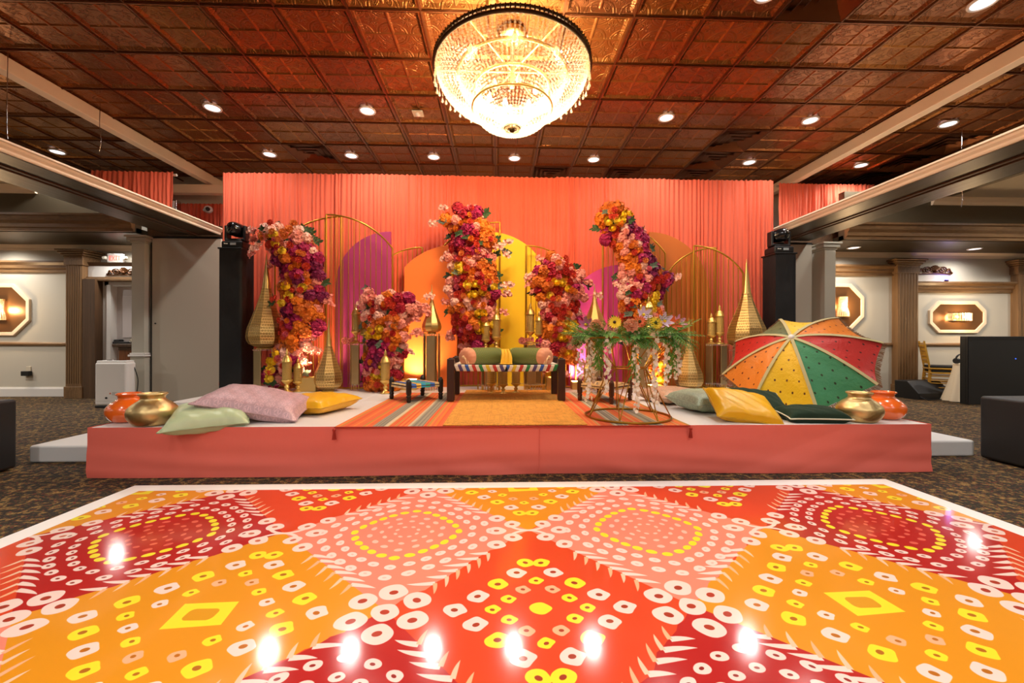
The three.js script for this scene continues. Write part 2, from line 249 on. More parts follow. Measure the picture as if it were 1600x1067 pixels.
for (let i = -12; i < 12; i++) for (let k = -18; k < 7; k++) {
  if (ventCells.some(([a, b]) => a === i && b === k)) continue;
  const x = TX + (i + 0.5) * P, d = TZ + (k + 0.5) * P;
  if (d > W0 || d < -7.9) continue;
  if (k < -1) { rest.push([x, d]); continue; }
  const t = part('ceiling_tile', tile, pick(tins), ceiling); t.position.set(x, H, -d); t.rotation.set(rr(-0.004, 0.004), 0, rr(-0.004, 0.004));
}
{ const im = shade(new THREE.InstancedMesh(tile, M.tin, rest.length)), m = new THREE.Matrix4(); rest.forEach(([x, d], n) => im.setMatrixAt(n, m.makeTranslation(x, H, -d))); im.name = 'ceiling_tile_field'; im.userData.kind = 'stuff'; ceiling.add(im); }
const railX = merge([box(0.024, 0.008, 15.3, 0, 0, 0), box(0.01, 0.008, 15.3, 0, -0.005, 0)]), railZ = merge([box(14.7, 0.007, 0.024, 0, 0, 0), box(14.7, 0.007, 0.01, 0, -0.005, 0)]);
for (let i = -12; i <= 12; i++) { const r = part('grid_rail', railX, M.tinRail, ceiling); r.position.set(TX + i * P, H - 0.004, 0.25); }
for (let k = -18; k <= 6; k++) { const r = part('grid_rail', railZ, M.tinRail, ceiling); r.position.set(TX, H - 0.0045, -(TZ + k * P)); }
// air diffusers that take the place of a tile
const ventGeo = (() => { const out = [], back = []; for (let k = 0; k < 4; k++) { const s = 0.29 - k * 0.068, t = s - 0.05; const L = [[-s, -s], [s, -s], [s, s], [-s, s]], N = [[-t, -t], [t, -t], [t, t], [-t, t]]; for (let e = 0; e < 4; e++) { const A = L[e], B = L[(e + 1) % 4], C = N[(e + 1) % 4], D = N[e], y0 = -0.012 - k * 0.008, y1 = 0.03 - k * 0.008; const g = new THREE.BufferGeometry(); g.setAttribute('position', new THREE.Float32BufferAttribute([A[0], y0, A[1], B[0], y0, B[1], C[0], y1, C[1], D[0], y1, D[1]], 3)); g.setAttribute('uv', new THREE.Float32BufferAttribute([0, 0, 1, 0, 1, 1, 0, 1], 2)); g.setIndex([0, 1, 2, 0, 2, 3]); g.computeVertexNormals(); out.push(g); } } back.push(box(0.6, 0.01, 0.6, 0, 0.07, 0)); return [out, back]; })();
const ventNear = ['over the black totem, beside a downlight', 'furthest from the drape of three inside the cream strip', 'middle one of three inside the cream strip', 'nearest the drape of three inside the cream strip', 'at the drape, near the chandelier finial', 'at the drape over the orange-topped flower column', 'furthest from the drape of three beyond the strip', 'middle one of three beyond the cream strip', 'nearest the drape of three beyond the cream strip', 'cut by the top edge of the photo'];
ventCells.forEach(([i, k], n) => {
  const t = thing('ceiling_vent', 'square copper louvred vent ' + ventNear[n], 'vent', [TX + (i + 0.5) * P, H, TZ + (k + 0.5) * P], 0, 'square ceiling vents');
  for (let q = 0; q < 4; q++) part('louvre', merge(ventGeo[0].slice(q * 4, q * 4 + 4).map((g) => g.clone())), Object.assign(M.tinRail, two), t);
  part('backing', ventGeo[1][0], M.tinRail, t);
});
// cream strips under the ceiling, the hung headers with their crown, and the side rooms
for (const [s, n] of [[-1, 'trim_1'], [1, 'trim_2']]) {
  const t = thing(n, s < 0 ? 'cream painted strip under the tin ceiling on the exit sign side' : 'cream painted strip under the tin ceiling on the gilt chair side', 'trim', [s * 4.87, 0, 0], 0, null, ST);
  part('strip_board', rbox(0.12, 0.15, 15.2, s * 0.06, H - 0.075, 0, 0.01).translate(0, 0, 0.2), M.creamTrim, t);
}
function header(s, name, x0, x1, x2, label) {   // x0 hall edge, x1 track, x2 side-room edge
  const t = thing(name, label, 'beam', [0, 0, 0], 0, null, ST), L = 14.6, zc = 0.7, w = Math.abs(x2 - x0), mx = s * (Math.abs(x0) + w / 2);
  part('beam_box', box(w, 0.07, L, mx, 2.665, zc), M.bronze, t);
  part('upper_cap', box(w + 0.02, 0.03, L, mx, 2.72, zc), M.creamTrim, t);
  const prof = [[0, 0], [0.02, 0], [0.028, 0.012], [0.03, 0.03], [0.05, 0.05], [0.058, 0.07], [0.075, 0.078], [0.075, 0.095], [0, 0.095]];
  const c = mold(prof, L).rotateY(s < 0 ? PI / 2 : -PI / 2).translate(x0, 2.633, zc); part('crown_moulding', c, M.creamTrim, t);
  part('track_moulding', merge([rbox(0.05, 0.02, L, x1, 2.626, zc), rbox(0.02, 0.03, L, x1 + s * 0.045, 2.62, zc)]), M.brownDark, t);
  part('track_slot', box(0.03, 0.006, L, x1 + s * 0.07, 2.628, zc), M.black, t);
}
header(-1, 'beam_1', -4.40, -4.71, -5.18, 'hung bronze header with cream crown moulding over the white partition panel beside the white machine');
header(1, 'beam_2', 4.30, 4.64, 5.08, 'hung bronze header with cream crown moulding ending above the gilt chairs');
for (const s of [-1, 1]) {
  const n = s < 0 ? 1 : 2, where = s < 0 ? 'side room with the exit sign' : 'side room with the gilt chairs';
  const c = thing('ceiling_side_' + n, 'low pale flat ceiling of the ' + where, 'ceiling', [0, 0, 0], 0, null, ST);
  part('ceiling_board', box(4.9, 0.1, 14.5, s * 9.65, 3.37, 0.75), M.cream, c);
  part('ceiling_edge', box(0.1, 0.46, 14.5, s * 7.25, 3.55, 0.75), M.bronzeFlat, c);
  part('crown_moulding', mold([[0, 0], [0.03, 0], [0.05, 0.05], [0.1, 0.09], [0.1, 0.11], [0, 0.11]], 5).translate(s * 9.55, 3.21, -6.5), M.creamTrim, c);
  const f = thing('beam_' + (n + 2), 'dark bulkhead with brown crown moulding across the ' + where, 'beam', [0, 0, 0], 0, null, ST);
  const x0 = 5.6, x1 = 12, w = x1 - x0, mx = s * (x0 + w / 2);
  part('bulkhead_face', box(w, 0.78, 0.12, mx, 3.03, -6.56), M.bronzeFlat, f);
  part('soffit_board', box(w, 0.08, 0.86, mx, 2.67, -6.95), M.bronze, f);
  part('crown_moulding', mold([[0, 0], [0.03, 0], [0.035, 0.035], [0.06, 0.05], [0.065, 0.1], [0.1, 0.14], [0.12, 0.2], [0.15, 0.21], [0.15, 0.24], [0, 0.24]], w).translate(mx, 2.64, -6.5), M.brown, f);
  part('bulkhead_return', rbox(1.5, 0.19, 0.66, s * 4.86, 2.715, -7.06), M.brownDark, f);
  part('cove_moulding', mold([[0, 0], [0.02, 0], [0.03, 0.04], [0.07, 0.09], [0, 0.09]], w).translate(mx, 2.535, -W0), M.creamTrim, f);
}
// wall dressings: pilasters, mouldings, rails, doors
function pilaster(n, x, w, label, deep = 0.12) {
  const t = thing('column_' + n, label, 'pilaster', [x, 0, W0], 0, null, ST);
  part('shaft', box(w, 2.2, deep, 0, 1.15, deep / 2), M.brown, t);
  const fl = []; for (let k = 0; k < 7; k++) fl.push(cyl(0.008, 0.008, 2.0, -w / 2 + (k + 0.5) * w / 7, 1.25, deep, 6)); part('fluting', merge(fl), M.brown, t);
  part('plinth', rbox(w + 0.04, 0.2, deep + 0.03, 0, 0.1, deep / 2), M.brown, t);
  part('neck', rbox(w + 0.05, 0.14, deep + 0.03, 0, 2.3, deep / 2, 0.008), M.brown, t);
  const cap = []; for (const [dx, y, h] of [[0.06, 2.375, 0.025], [0.11, 2.405, 0.03], [0.17, 2.44, 0.035], [0.22, 2.475, 0.03]]) cap.push(rbox(w + dx, h, deep + dx / 2, 0, y, deep / 2 + dx / 8, 0.01)); part('capital', merge(cap), M.brown, t);
}
pilaster(1, -7.11, 0.26, 'brown fluted pilaster with capital beside the door under the exit sign', 0.3);
pilaster(2, 7.47, 0.38, 'brown fluted pilaster with capital next to the two stacked gilt chairs');
pilaster(3, 9.78, 0.42, 'brown fluted pilaster with capital above the black lectern booth');
function railRun(n, x0, x1, y, prof, m, label, cat = 'moulding') { const t = thing('trim_' + n, label, cat, [0, 0, 0], 0, null, ST); part('moulding_strip', mold(prof, x1 - x0).translate((x0 + x1) / 2, y, -W0), m, t); }
const chairRail = [[0, 0], [0.02, 0], [0.03, 0.02], [0.03, 0.04], [0.02, 0.06], [0, 0.06]], crownP = [[0, 0], [0.03, 0], [0.035, 0.06], [0.06, 0.07], [0.065, 0.12], [0.11, 0.16], [0.11, 0.19], [0, 0.19]], baseP = [[0, 0], [0.025, 0], [0.025, 0.13], [0.012, 0.16], [0, 0.16]];
railRun(3, -12, -7.24, 0.88, chairRail, M.brown, 'brown chair rail on the wall with the half-seen lit sconce');
railRun(4, 6.0, 7.28, 0.9, chairRail, M.brown, 'brown chair rail running into the fluted pilaster by the umbrella');
railRun(5, 7.66, 12, 0.9, chairRail, M.brown, 'brown chair rail behind the gilt chairs');
railRun(6, -12, -7.24, 2.15, crownP, M.brown, 'brown crown ledge above the half-seen lit sconce');
railRun(7, 5.4, 7.28, 2.2, crownP, M.brown, 'brown crown ledge above the lit sconce beside the grey column');
railRun(8, 7.66, 9.57, 1.9, crownP, M.brown, 'brown crown ledge under the carved scroll above the wide sconce');
railRun(9, -7.0, -5.6, 2.235, [[0, 0], [0.2, 0], [0.22, 0.03], [0.24, 0.06], [0, 0.06]], M.brownDark, 'dark brown ledge carrying the exit sign');
{ const t = thing('baseboard_left', 'white baseboard under the brown chair rail and wall outlet', 'baseboard', [0, 0, 0], 0, null, ST); part('base_strip', mold(baseP, 4.76).translate(-9.62, 0, -W0), M.white, t); }
{ const t = thing('baseboard_right', 'brown baseboard behind the gilt chairs', 'baseboard', [0, 0, 0], 0, null, ST); part('base_strip', mold(baseP, 4.3).translate(9.8, 0, -W0), M.brown, t); }
{
  const t = thing('door_1', 'white double door with black push bar under the carved header', 'door', [-6.2, 0, W0], 0, null, ST);
  part('reveal_board', box(0.2, 2.0, 0.3, -0.67, 1.0, 0.15), M.brownDark, t);
  part('frame', merge([rbox(0.1, 2.0, 0.16, -0.52, 1.0, 0.08), rbox(0.07, 1.92, 0.2, -0.44, 0.96, 0.1), rbox(1.1, 0.1, 0.16, 0, 1.95, 0.08), rbox(0.1, 2.0, 0.16, 0.55, 1.0, 0.08)]), M.white, t);
  const leaf = part('door_leaf', merge([rbox(0.92, 1.9, 0.06, 0.05, 0.95, 0.05), rbox(0.7, 0.72, 0.016, 0.05, 1.38, 0.086), rbox(0.7, 0.6, 0.016, 0.05, 0.5, 0.086)]), M.doorWhite, t);
  part('push_bar', merge([rbox(0.8, 0.05, 0.05, 0.0, 0.93, 0.15, 0.012), rbox(0.09, 0.12, 0.1, -0.34, 0.93, 0.12, 0.012)]), M.black, leaf);
  part('header_panel', rbox(1.36, 0.22, 0.2, -0.1, 2.13, 0.1), M.white, t); part('header_moulding', merge([rbox(1.4, 0.05, 0.26, -0.1, 2.0, 0.13, 0.012), rbox(1.38, 0.03, 0.23, -0.1, 2.035, 0.115)]), M.brown, t);
}
function scroll(label, x, y, d, w) {   // carved acanthus scroll ornament
  const t = thing('wall_ornament', label, 'ornament', [x, y, d]), k = w / 0.62;
  const curl = (s) => { const p = []; for (let i = 0; i <= 26; i++) { const a = i / 26 * 3.6 * PI, r = 0.075 * (1 - i / 30); p.push(V(s * (0.13 + r * Math.cos(a)) * k, (0.03 + r * 0.75 * Math.sin(a)) * k, 0.02)); } return tube(p, 0.011 * k, 60, 6); };
  const tail = (s) => tube([V(s * 0.2 * k, 0, 0.02), V(s * 0.24 * k, 0.05 * k, 0.025), V(s * 0.27 * k, 0.0, 0.02), V(s * 0.31 * k, -0.02 * k, 0.01)], 0.014 * k, 20, 6);
  for (const s of [-1, 1]) part('scroll', merge([curl(s), tail(s), rod(V(0, -0.02 * k, 0.015), V(s * 0.3 * k, -0.035 * k, 0.012), 0.01 * k, 6)]), M.ornament, t);
  const fan = []; for (let i = -3; i <= 3; i++) { const a = i * 0.36; fan.push(rod(V(0, 0, 0.02), V(Math.sin(a) * 0.09 * k, Math.cos(a) * 0.11 * k, 0.02), 0.008 * k, 6, 0.016 * k)); } part('shell', merge([...fan, ball(0.03 * k, 0, 0.01, 0.025, 8)]), M.ornament, t);
}
scroll('brown carved scroll ornament on the white header under the exit sign', -6.37, 2.11, W0 - 0.2, 0.58);
scroll('bronze carved scroll ornament near the soffit above the wide wall sconce', 8.08, 2.28, W0 - 0.005, 0.68);
function octagon(w, h, c) { return [[-w + c, -h], [w - c, -h], [w, -h + c], [w, h - c], [w - c, h], [-w + c, h], [-w, h - c], [-w, -h + c]]; }
const bead = new THREE.IcosahedronGeometry(0.013, 0);
const crystal = mat(0xfff4e4, 0.08, 0, { transmission: 0.75, thickness: 0, ior: 1.5, emissive: 0xffdca0, emissiveIntensity: 2.2 });
function sconce(x, y, w, h, c, wide, label) {
  const t = thing('wall_sconce', label, 'sconce', [x, y, W0], 0, 'octagonal wall sconces');
  const A = octagon(w, h, c), s = new THREE.Shape(A.map((p) => new THREE.Vector2(...p))); s.holes.push(new THREE.Path(octagon(w - 0.045, h - 0.045, c - 0.018).map((p) => new THREE.Vector2(...p))));
  part('frame', new THREE.ExtrudeGeometry(s, { depth: 0.025, bevelEnabled: true, bevelSize: 0.008, bevelThickness: 0.012, bevelSegments: 2 }), M.creamTrim, t);
  part('back_panel', extrude(octagon(w - 0.05, h - 0.05, c - 0.02), 0.02, 0.002), mat(0x7c5634, 0.3, 0.5), t);
  const a = wide ? 0.18 : 0.1, b = wide ? 0.06 : 0.17, items = [];
  for (const s of [-1, 1]) part('bracket', rbox(a * 1.6, 0.025, 0.04, 0, s * b, 0.05), M.gold, t);
  for (let i = 0; i < (wide ? 15 : 11); i++) for (let k = 0; k < (wide ? 6 : 14); k++) { const u = i / (wide ? 14 : 10) * PI, v = k / (wide ? 5 : 13), flare = wide ? 1 : v < 0.55 ? 0.62 - 0.1 * v : 0.56 + 1.5 * (v - 0.55) * (1.45 - v); items.push(bead.clone().translate(-Math.cos(u) * a * 1.15 * flare, b * (1 - 2 * v), 0.05 + Math.sin(u) * 0.1 * flare)); }
  const st = part('crystals', merge(items), crystal, t); st.userData.kind = 'stuff';
  for (const s of [-1, 1]) part('bulb', wide ? ball(0.03, s * 0.09, 0, 0.08) : ball(0.035, 0, s * 0.055, 0.08), M.warmGlow, t);
  const l = new THREE.PointLight(WARM, LEVEL.sconce); l.position.set(x, y, -W0 + 0.2); l.castShadow = true; l.shadow.radius = 2; scene.add(l);
}
sconce(-8.6, 1.5, 0.47, 0.44, 0.26, false, 'lit crystal sconce in a white octagonal frame, cut by the photo edge beside the pilaster');
sconce(6.3, 1.62, 0.42, 0.42, 0.24, false, 'lit crystal sconce in a white octagonal frame half behind the grey column and umbrella');
sconce(8.52, 1.44, 0.54, 0.29, 0.17, true, 'lit wide crystal sconce in a white octagonal frame over the gilt chairs');
{ const t = thing('exit_sign', 'lit exit sign with red letters and two lamp heads over the door', 'sign', [-6.53, 2.295, W0 - 0.16]);
  part('housing', rbox(0.25, 0.15, 0.05, 0, 0.08, 0.025), M.white, t);
  const tex = canvasTex(256, 128, (g) => { g.fillStyle = '#9a8f88'; g.fillRect(0, 0, 256, 128); g.fillStyle = '#ff5a4a'; g.font = 'bold 104px sans-serif'; g.textAlign = 'center'; g.textBaseline = 'middle'; g.fillText('EXIT', 128, 68, 236); });
  part('sign_face', new THREE.PlaneGeometry(0.23, 0.13).translate(0, 0.08, 0.052), mat(0xffffff, 0.5, 0, { map: tex, emissive: 0xffffff, emissiveMap: tex, emissiveIntensity: 0.8 }), t);
  for (const s of [-1, 1]) part('lamp_head', cyl(0.036, 0.024, 0.05, 0, 0, 0, 12).rotateX(PI / 2).translate(s * 0.165, 0.08, 0.05), M.columnGrey, t); }
{ const t = thing('wall_outlet', 'small wall outlet with black plug adapter under the chair rail', 'outlet', [-8.16, 0.4, W0]); part('cover_plate', rbox(0.08, 0.12, 0.01, 0, 0.06, 0.005), M.cream, t); part('adapter', rbox(0.13, 0.08, 0.06, 0, 0.0, 0.04), M.black, t); }
// movable partition panels and columns at the ends of the headers
function panel(n, x0, x1, label) { const t = thing('wall_partition_' + n, label, 'partition', [(x0 + x1) / 2, 0, 6.6], 0, null, ST), w = x1 - x0; part('panel_board', rbox(w, 2.55, 0.09, 0, 1.3, -0.045, 0.006), M.partition, t); part('edge_strip', merge([box(0.012, 2.55, 0.1, -w / 2, 1.3, -0.045), box(w, 0.03, 0.1, 0, 2.59, -0.045)]), M.black, t); part('latch', cyl(0.012, 0.012, 0.01, 0, 0, 0, 10).rotateX(PI / 2).translate(-w / 2 + 0.06, 1.24, 0.005), M.black, t); }
panel(1, -5.43, -4.37, 'tall pale movable partition panel beside the black totem and white machine');
panel(2, 4.1, 5.14, 'tall pale movable partition panel between the black totem and the grey column behind the umbrella');
function column(n, x, w, deep, label) { const t = thing('column_' + n, label, 'column', [x, 0, 6.52], 0, null, ST); part('shaft', box(w, 2.56, deep, 0, 1.28, -deep / 2), M.columnGrey, t); part('base_panel', rbox(w + 0.03, 0.72, deep + 0.02, 0, 0.36, -deep / 2), M.columnGrey, t); part('waist_moulding', merge([rbox(w + 0.07, 0.03, deep + 0.06, 0, 0.74, -deep / 2), rbox(w + 0.04, 0.02, deep + 0.03, 0, 0.77, -deep / 2)]), M.white, t); part('capital', merge([rbox(w + 0.04, 0.03, deep + 0.03, 0, 2.49, -deep / 2), rbox(w + 0.1, 0.05, deep + 0.08, 0, 2.53, -deep / 2), rbox(w + 0.14, 0.03, deep + 0.12, 0, 2.575, -deep / 2)]), M.columnGrey, t); }
column(4, -5.57, 0.19, 0.2, 'square pale column with capital beside the white machine');
column(5, 5.38, 0.18, 0.3, 'square grey column with capital behind the umbrella');
single('trim_10', box(0.95, 0.14, 0.12, -5.0, 3.5, 0), M.creamTrim, 'short cream beam behind the gap beside the coral drape', 'trim', [0, 0, 7.05], 0, null, ST);

// ---------- lamps ----------
const lampGeo = { ring: new THREE.TorusGeometry(0.088, 0.012, 8, 28).rotateX(PI / 2), disc: cyl(0.082, 0.082, 0.008, 0, 0, 0, 28) };
function downlight(x, y, d, level, label, seen = true, group = 'round ceiling downlights') {
  if (seen) {
    const t = thing('ceiling_light', label, 'light', [x, y, d], 0, group);
    part('trim_ring', lampGeo.ring, M.white, t).position.y = -0.004; part('lamp_disc', lampGeo.disc, M.lampGlow, t).position.y = -0.002;
  }
  const l = new THREE.SpotLight(COOL, level, 0, 1.42, 0.5); l.position.set(x, y - 0.03, -d); l.target.position.set(x, 0, -d); l.castShadow = true; l.shadow.radius = 4; scene.add(l, l.target);
}
const D = LEVEL.down;
[[-3.455, 5.06, 'in the nearer row, above the totem by the partition'], [-1.61, 5.06, 'in the nearer row beside the detector box'], [2.085, 5.08, 'in the nearer row, first past the chandelier'], [3.93, 5.08, 'in the nearer row, just inside the cream strip'], [5.76, 5.1, 'in the nearer row, beyond the cream strip'],
  [-6.57, 6.32, 'touching the header crown above the half-seen sconce'], [-3.455, 6.29, 'along the drape beside the square vent over the totem'], [-2.24, 6.29, 'along the drape over the purple half arch'], [-1.0, 6.29, 'along the drape over the bright orange half arch'], [0.23, 6.29, 'along the drape right below the chandelier finial'], [1.45, 6.29, 'along the drape over the orange-topped flower column'], [3.9, 6.3, 'along the drape near the end of the cream strip'], [5.73, 6.34, 'over the side drape beside three vents'],
  [3.99, 3.27, 'large, cut by the top edge of the photo near its corner'], [2.15, 3.24, 'large, at the top edge beside the big copper vent']].forEach(([x, d, w]) => downlight(x, H, d, D, 'round white downlight ' + w));
for (const d of [1.4, -0.8, -3, -5.5]) for (const x of [-3.45, -1.0, 1.45, 3.9]) downlight(x, H, d, D * (d > 0 ? 0.42 : d > -2 ? 1 : 2), '', false);
for (const [x, w] of [[6.18, 'beside the grey column'], [8.37, 'over the carved scroll']]) downlight(x, 2.625, 6.98, LEVEL.side * 0.4, 'small recessed downlight in the dark soffit ' + w, true, 'soffit downlights');
for (const x of [-8.4, -6.3]) downlight(x, 2.625, 6.98, LEVEL.side * 0.4, '', false);
for (const s of [-1, 1]) for (const d of [5.2, 2.2, -1.5]) for (const x of [8.3, 10.4]) downlight(s * x, 3.31, d, LEVEL.side, '', false);
{ const t = thing('smoke_detector', 'small cream square detector box on the tin ceiling beside the chandelier', 'detector', [-1.0, H, 5.08]); part('plate', rbox(0.13, 0.02, 0.13, 0, -0.014, 0, 0.006), M.cream, t); part('sensor', lathe([[0, -0.05], [0.025, -0.045], [0.035, -0.022], [0.035, -0.02]], 16), M.white, t); }

// chandelier: a basket of crystal strands in tiers
{
  const t = thing('chandelier', 'round tiered crystal chandelier with a dark beaded rim glowing under the copper ceiling', 'chandelier', [0.115, 0, 3.74]);
  const Y1 = 3.42, m4 = new THREE.Matrix4(), strands = [];
  const rim = [ring(0.70, 0.016, Y1, 72), ring(0.69, 0.012, Y1 + 0.05, 72)]; for (let i = 0; i < 120; i++) { const a = i / 120 * 2 * PI; rim.push(cyl(0.006, 0.006, 0.06, 0.705 * Math.cos(a), Y1 + 0.025, 0.705 * Math.sin(a), 5)); }
  part('rim', merge(rim), mat(0x3a2a16, 0.4, 0.7), t);
  part('upper_ring', ring(0.49, 0.014, 3.375, 64), M.gold, t); part('middle_ring', ring(0.335, 0.013, 3.274, 56), M.gold, t); part('lower_ring', ring(0.36, 0.01, 3.09, 56), M.gold, t);
  part('finial', merge([ring(0.07, 0.01, 2.915, 24), ball(0.03, 0, 2.9, 0), ...[0, 1, 2, 3, 4, 5, 6, 7].map((i) => { const a = i * PI / 4; return rod(V(0, 2.905, 0), V(0.075 * Math.cos(a), 2.92, 0.075 * Math.sin(a)), 0.006, 5, 0.012); })]), mat(0x4a3510, 0.35, 0.8), t);
  part('stem', merge([cyl(0.02, 0.02, 0.5, 0, 3.53, 0), lathe([[0, 3.7], [0.1, 3.72], [0.13, 3.77], [0, 3.78]])]), M.gold, t);
  part('arms', merge([0, 1, 2, 3, 4, 5].map((i) => { const a = i * PI / 3; return rod(V(0, 3.42, 0), V(0.69 * Math.cos(a), 3.42, 0.69 * Math.sin(a)), 0.008, 6); })), M.gold, t);
  const swag = (n, R0, y0, R1, y1, sag, beads, ph = 0) => { for (let i = 0; i < n; i++) { const a = (i + ph) / n * 2 * PI; for (let k = 0; k <= beads; k++) { const u = k / beads, R = R0 + (R1 - R0) * u + sag * Math.sin(PI * u), y = y0 + (y1 - y0) * u - sag * 0.6 * Math.sin(PI * u); strands.push([R * Math.cos(a), y, R * Math.sin(a), 0.8 + 0.4 * ((i + k) % 2)]); } } };
  swag(120, 0.69, Y1 - 0.01, 0.36, 3.09, 0.06, 24); swag(80, 0.49, 3.37, 0.30, 3.16, 0.05, 12, 0.5); swag(44, 0.335, 3.27, 0.12, 2.99, 0.03, 13); swag(72, 0.36, 3.09, 0.06, 2.9, 0.055, 15); swag(96, 0.69, Y1, 0.49, 3.375, 0.05, 9); swag(64, 0.49, 3.375, 0.335, 3.274, 0.03, 8, 0.3);
  const im = shade(new THREE.InstancedMesh(new THREE.OctahedronGeometry(0.0105, 0), mat(0xfffaf0, 0.05, 0, { transmission: 0.85, thickness: 0, ior: 1.55, emissive: 0xffe2b0, emissiveIntensity: 0.3 }), strands.length));
  strands.forEach(([x, y, z, s], i) => im.setMatrixAt(i, m4.makeScale(s, s * 1.2, s).setPosition(x, y, z))); im.name = 'crystal_strands'; im.userData.kind = 'stuff'; t.add(im);
  const drop = merge([lathe([[0, 0], [0.010, 0.008], [0.012, 0.018], [0.006, 0.04], [0.001, 0.06]], 10), cyl(0.0015, 0.0015, 0.08, 0, 0.1, 0, 5), ...[0.07, 0.09, 0.11, 0.13].map((y) => ball(0.005, 0, y, 0, 6))]);
  const dm = mat(0xfff6e6, 0.05, 0, { transmission: 0.8, thickness: 0, ior: 1.5, emissive: 0xffe0b4, emissiveIntensity: 0.18 });
  for (let i = 0; i < 60; i++) { const a = i / 60 * 2 * PI, p = part('pendant_drop', drop, dm, t); p.position.set(0.695 * Math.cos(a), Y1 - 0.15 - 0.02 * (i % 2), 0.695 * Math.sin(a)); }
  const bulb = lathe([[0, 0], [0.02, 0.015], [0.026, 0.04], [0.012, 0.075], [0, 0.09]], 12);
  const spots = []; for (let i = 0; i < 8; i++) spots.push([0.5, 3.33, i * PI / 4]); for (let i = 0; i < 6; i++) spots.push([0.22, 3.18, i * PI / 3 + 0.3]); for (let i = 0; i < 3; i++) spots.push([0.13, 3.03, i * 2.1]);
  for (const [R, y, a] of spots) { const b = part('bulb', bulb, M.warmGlow, t); b.position.set(R * Math.cos(a), y, R * Math.sin(a)); const l = new THREE.PointLight(new THREE.Color(1, 0.8, 0.55), LEVEL.chandelier); l.position.set(0.115 + R * Math.cos(a), y + 0.04, -3.74 + R * Math.sin(a)); l.castShadow = true; l.shadow.radius = 1; scene.add(l); }
}

// ---------- dance floor ----------
{
  const t = thing('dance_floor', 'glossy vinyl dance floor printed with amber, red, orange and pink dotted diamonds, white border', 'dance floor', [0.15, 0, 0.25]);
  part('border', rbox(5.12, 0.012, 5.1, 0, 0.006, 0, 0.003), M.floorEdge, t);
  for (const [x, tex] of [[-1.22, printLeft], [1.22, printRight]]) for (const z of [-1.22, 1.22]) {
    const m = mat(0xffffff, 0.6, 0, { map: tex, specularIntensity: 0.25, clearcoat: 1, clearcoatRoughness: 0.1, bumpMap: rep(creaseBump, 2), bumpScale: 0.0012 });
    part('vinyl_sheet', new THREE.PlaneGeometry(2.44, 2.44).rotateX(-PI / 2).translate(x, 0.0135, z), m, t);
  }
}

// ---------- stage ----------
const DK = 0.355;
{
  const t = thing('stage', 'low white stage with a stretched coral fabric skirt across its front', 'stage', [0.175, 0, 3.0]);
  const deckPanel = (x0, x1, d0, d1) => part('deck_panel', rbox(x1 - x0 - 0.004, 0.05, d1 - d0 - 0.004, (x0 + x1) / 2, DK - 0.025, -(d0 + d1) / 2, 0.006), M.deck, t);
  for (const [a, b] of [[-3.065, -1.02], [-1.02, 1.02], [1.02, 3.065]]) deckPanel(a, b, 0.0, 1.22);
  for (const [a, b] of [[-3.48, -1.6], [-1.6, 0.26], [0.26, 2.12], [2.12, 3.84]]) deckPanel(a, b, 1.22, 2.9);
  const legs = []; for (const x of [-2.9, -1, 1, 2.9]) for (const d of [0.5, 1.4, 2.6]) legs.push(cyl(0.025, 0.025, 0.16, x, 0.225, -d, 10)); part('leg', merge(legs), M.black, t);
  const wave = (u, v) => 0.014 * Math.sin(u * 9 + 4 * v) * (1 - v) * (1 - v) + 0.006 * Math.sin(v * 16 + 3 * Math.sin(u * 8) + u * 5) * (1 - v) * (0.4 + 0.6 * Math.sin(u * 11) ** 2) * Math.min(1, v * 5) + 0.012 * Math.max(0, Math.sin(v * 7 - u * 46)) * Math.exp(-((u - 0.87) ** 2) * 60) * (1 - v * 0.7) + 0.02 * Math.max(0, Math.sin(u * 31 + v * 5)) * (1 - v) ** 3 * (Math.abs(u - 0.52) < 0.12 ? 1 : 0.25) + 0.010 * Math.sin((u * 40 - v * 6)) * Math.exp(-((u - 0.9) ** 2) * 90) * (0.4 + 0.6 * (1 - v));
  part('front_skirt', surface(220, 24, (u, v) => V(-3.07 + 6.14 * u, 0.003 + (DK - 0.001) * v, 0.014 + wave(u, v) + 0.02 * (1 - v) * (Math.abs(u - 0.5) ** 3)), [6, 0.4]), M.skirt, t);
  part('seam', rod(V(0.12, 0.01, 0.03), V(0.12, DK - 0.004, 0.018), 0.0025, 5), M.skirt, t);
  for (const s of [-1, 1]) part('side_skirt', surface(8, 6, (u, v) => V(s * 3.072, 0.003 + (DK - 0.001) * v, 0.012 - 0.34 * u), [0.3, 0.4]), M.skirt, t);
}
{
  const t = thing('riser', 'low white platform step that shows beyond both ends of the coral skirt', 'platform', [0.165, 0, 3.37]);
  for (const s of [-1, 1]) part('riser_panel', rbox(3.88, 0.137, 2.32, s * 1.945, 0.0685, -1.16, 0.02, 3), M.riser, t);
}

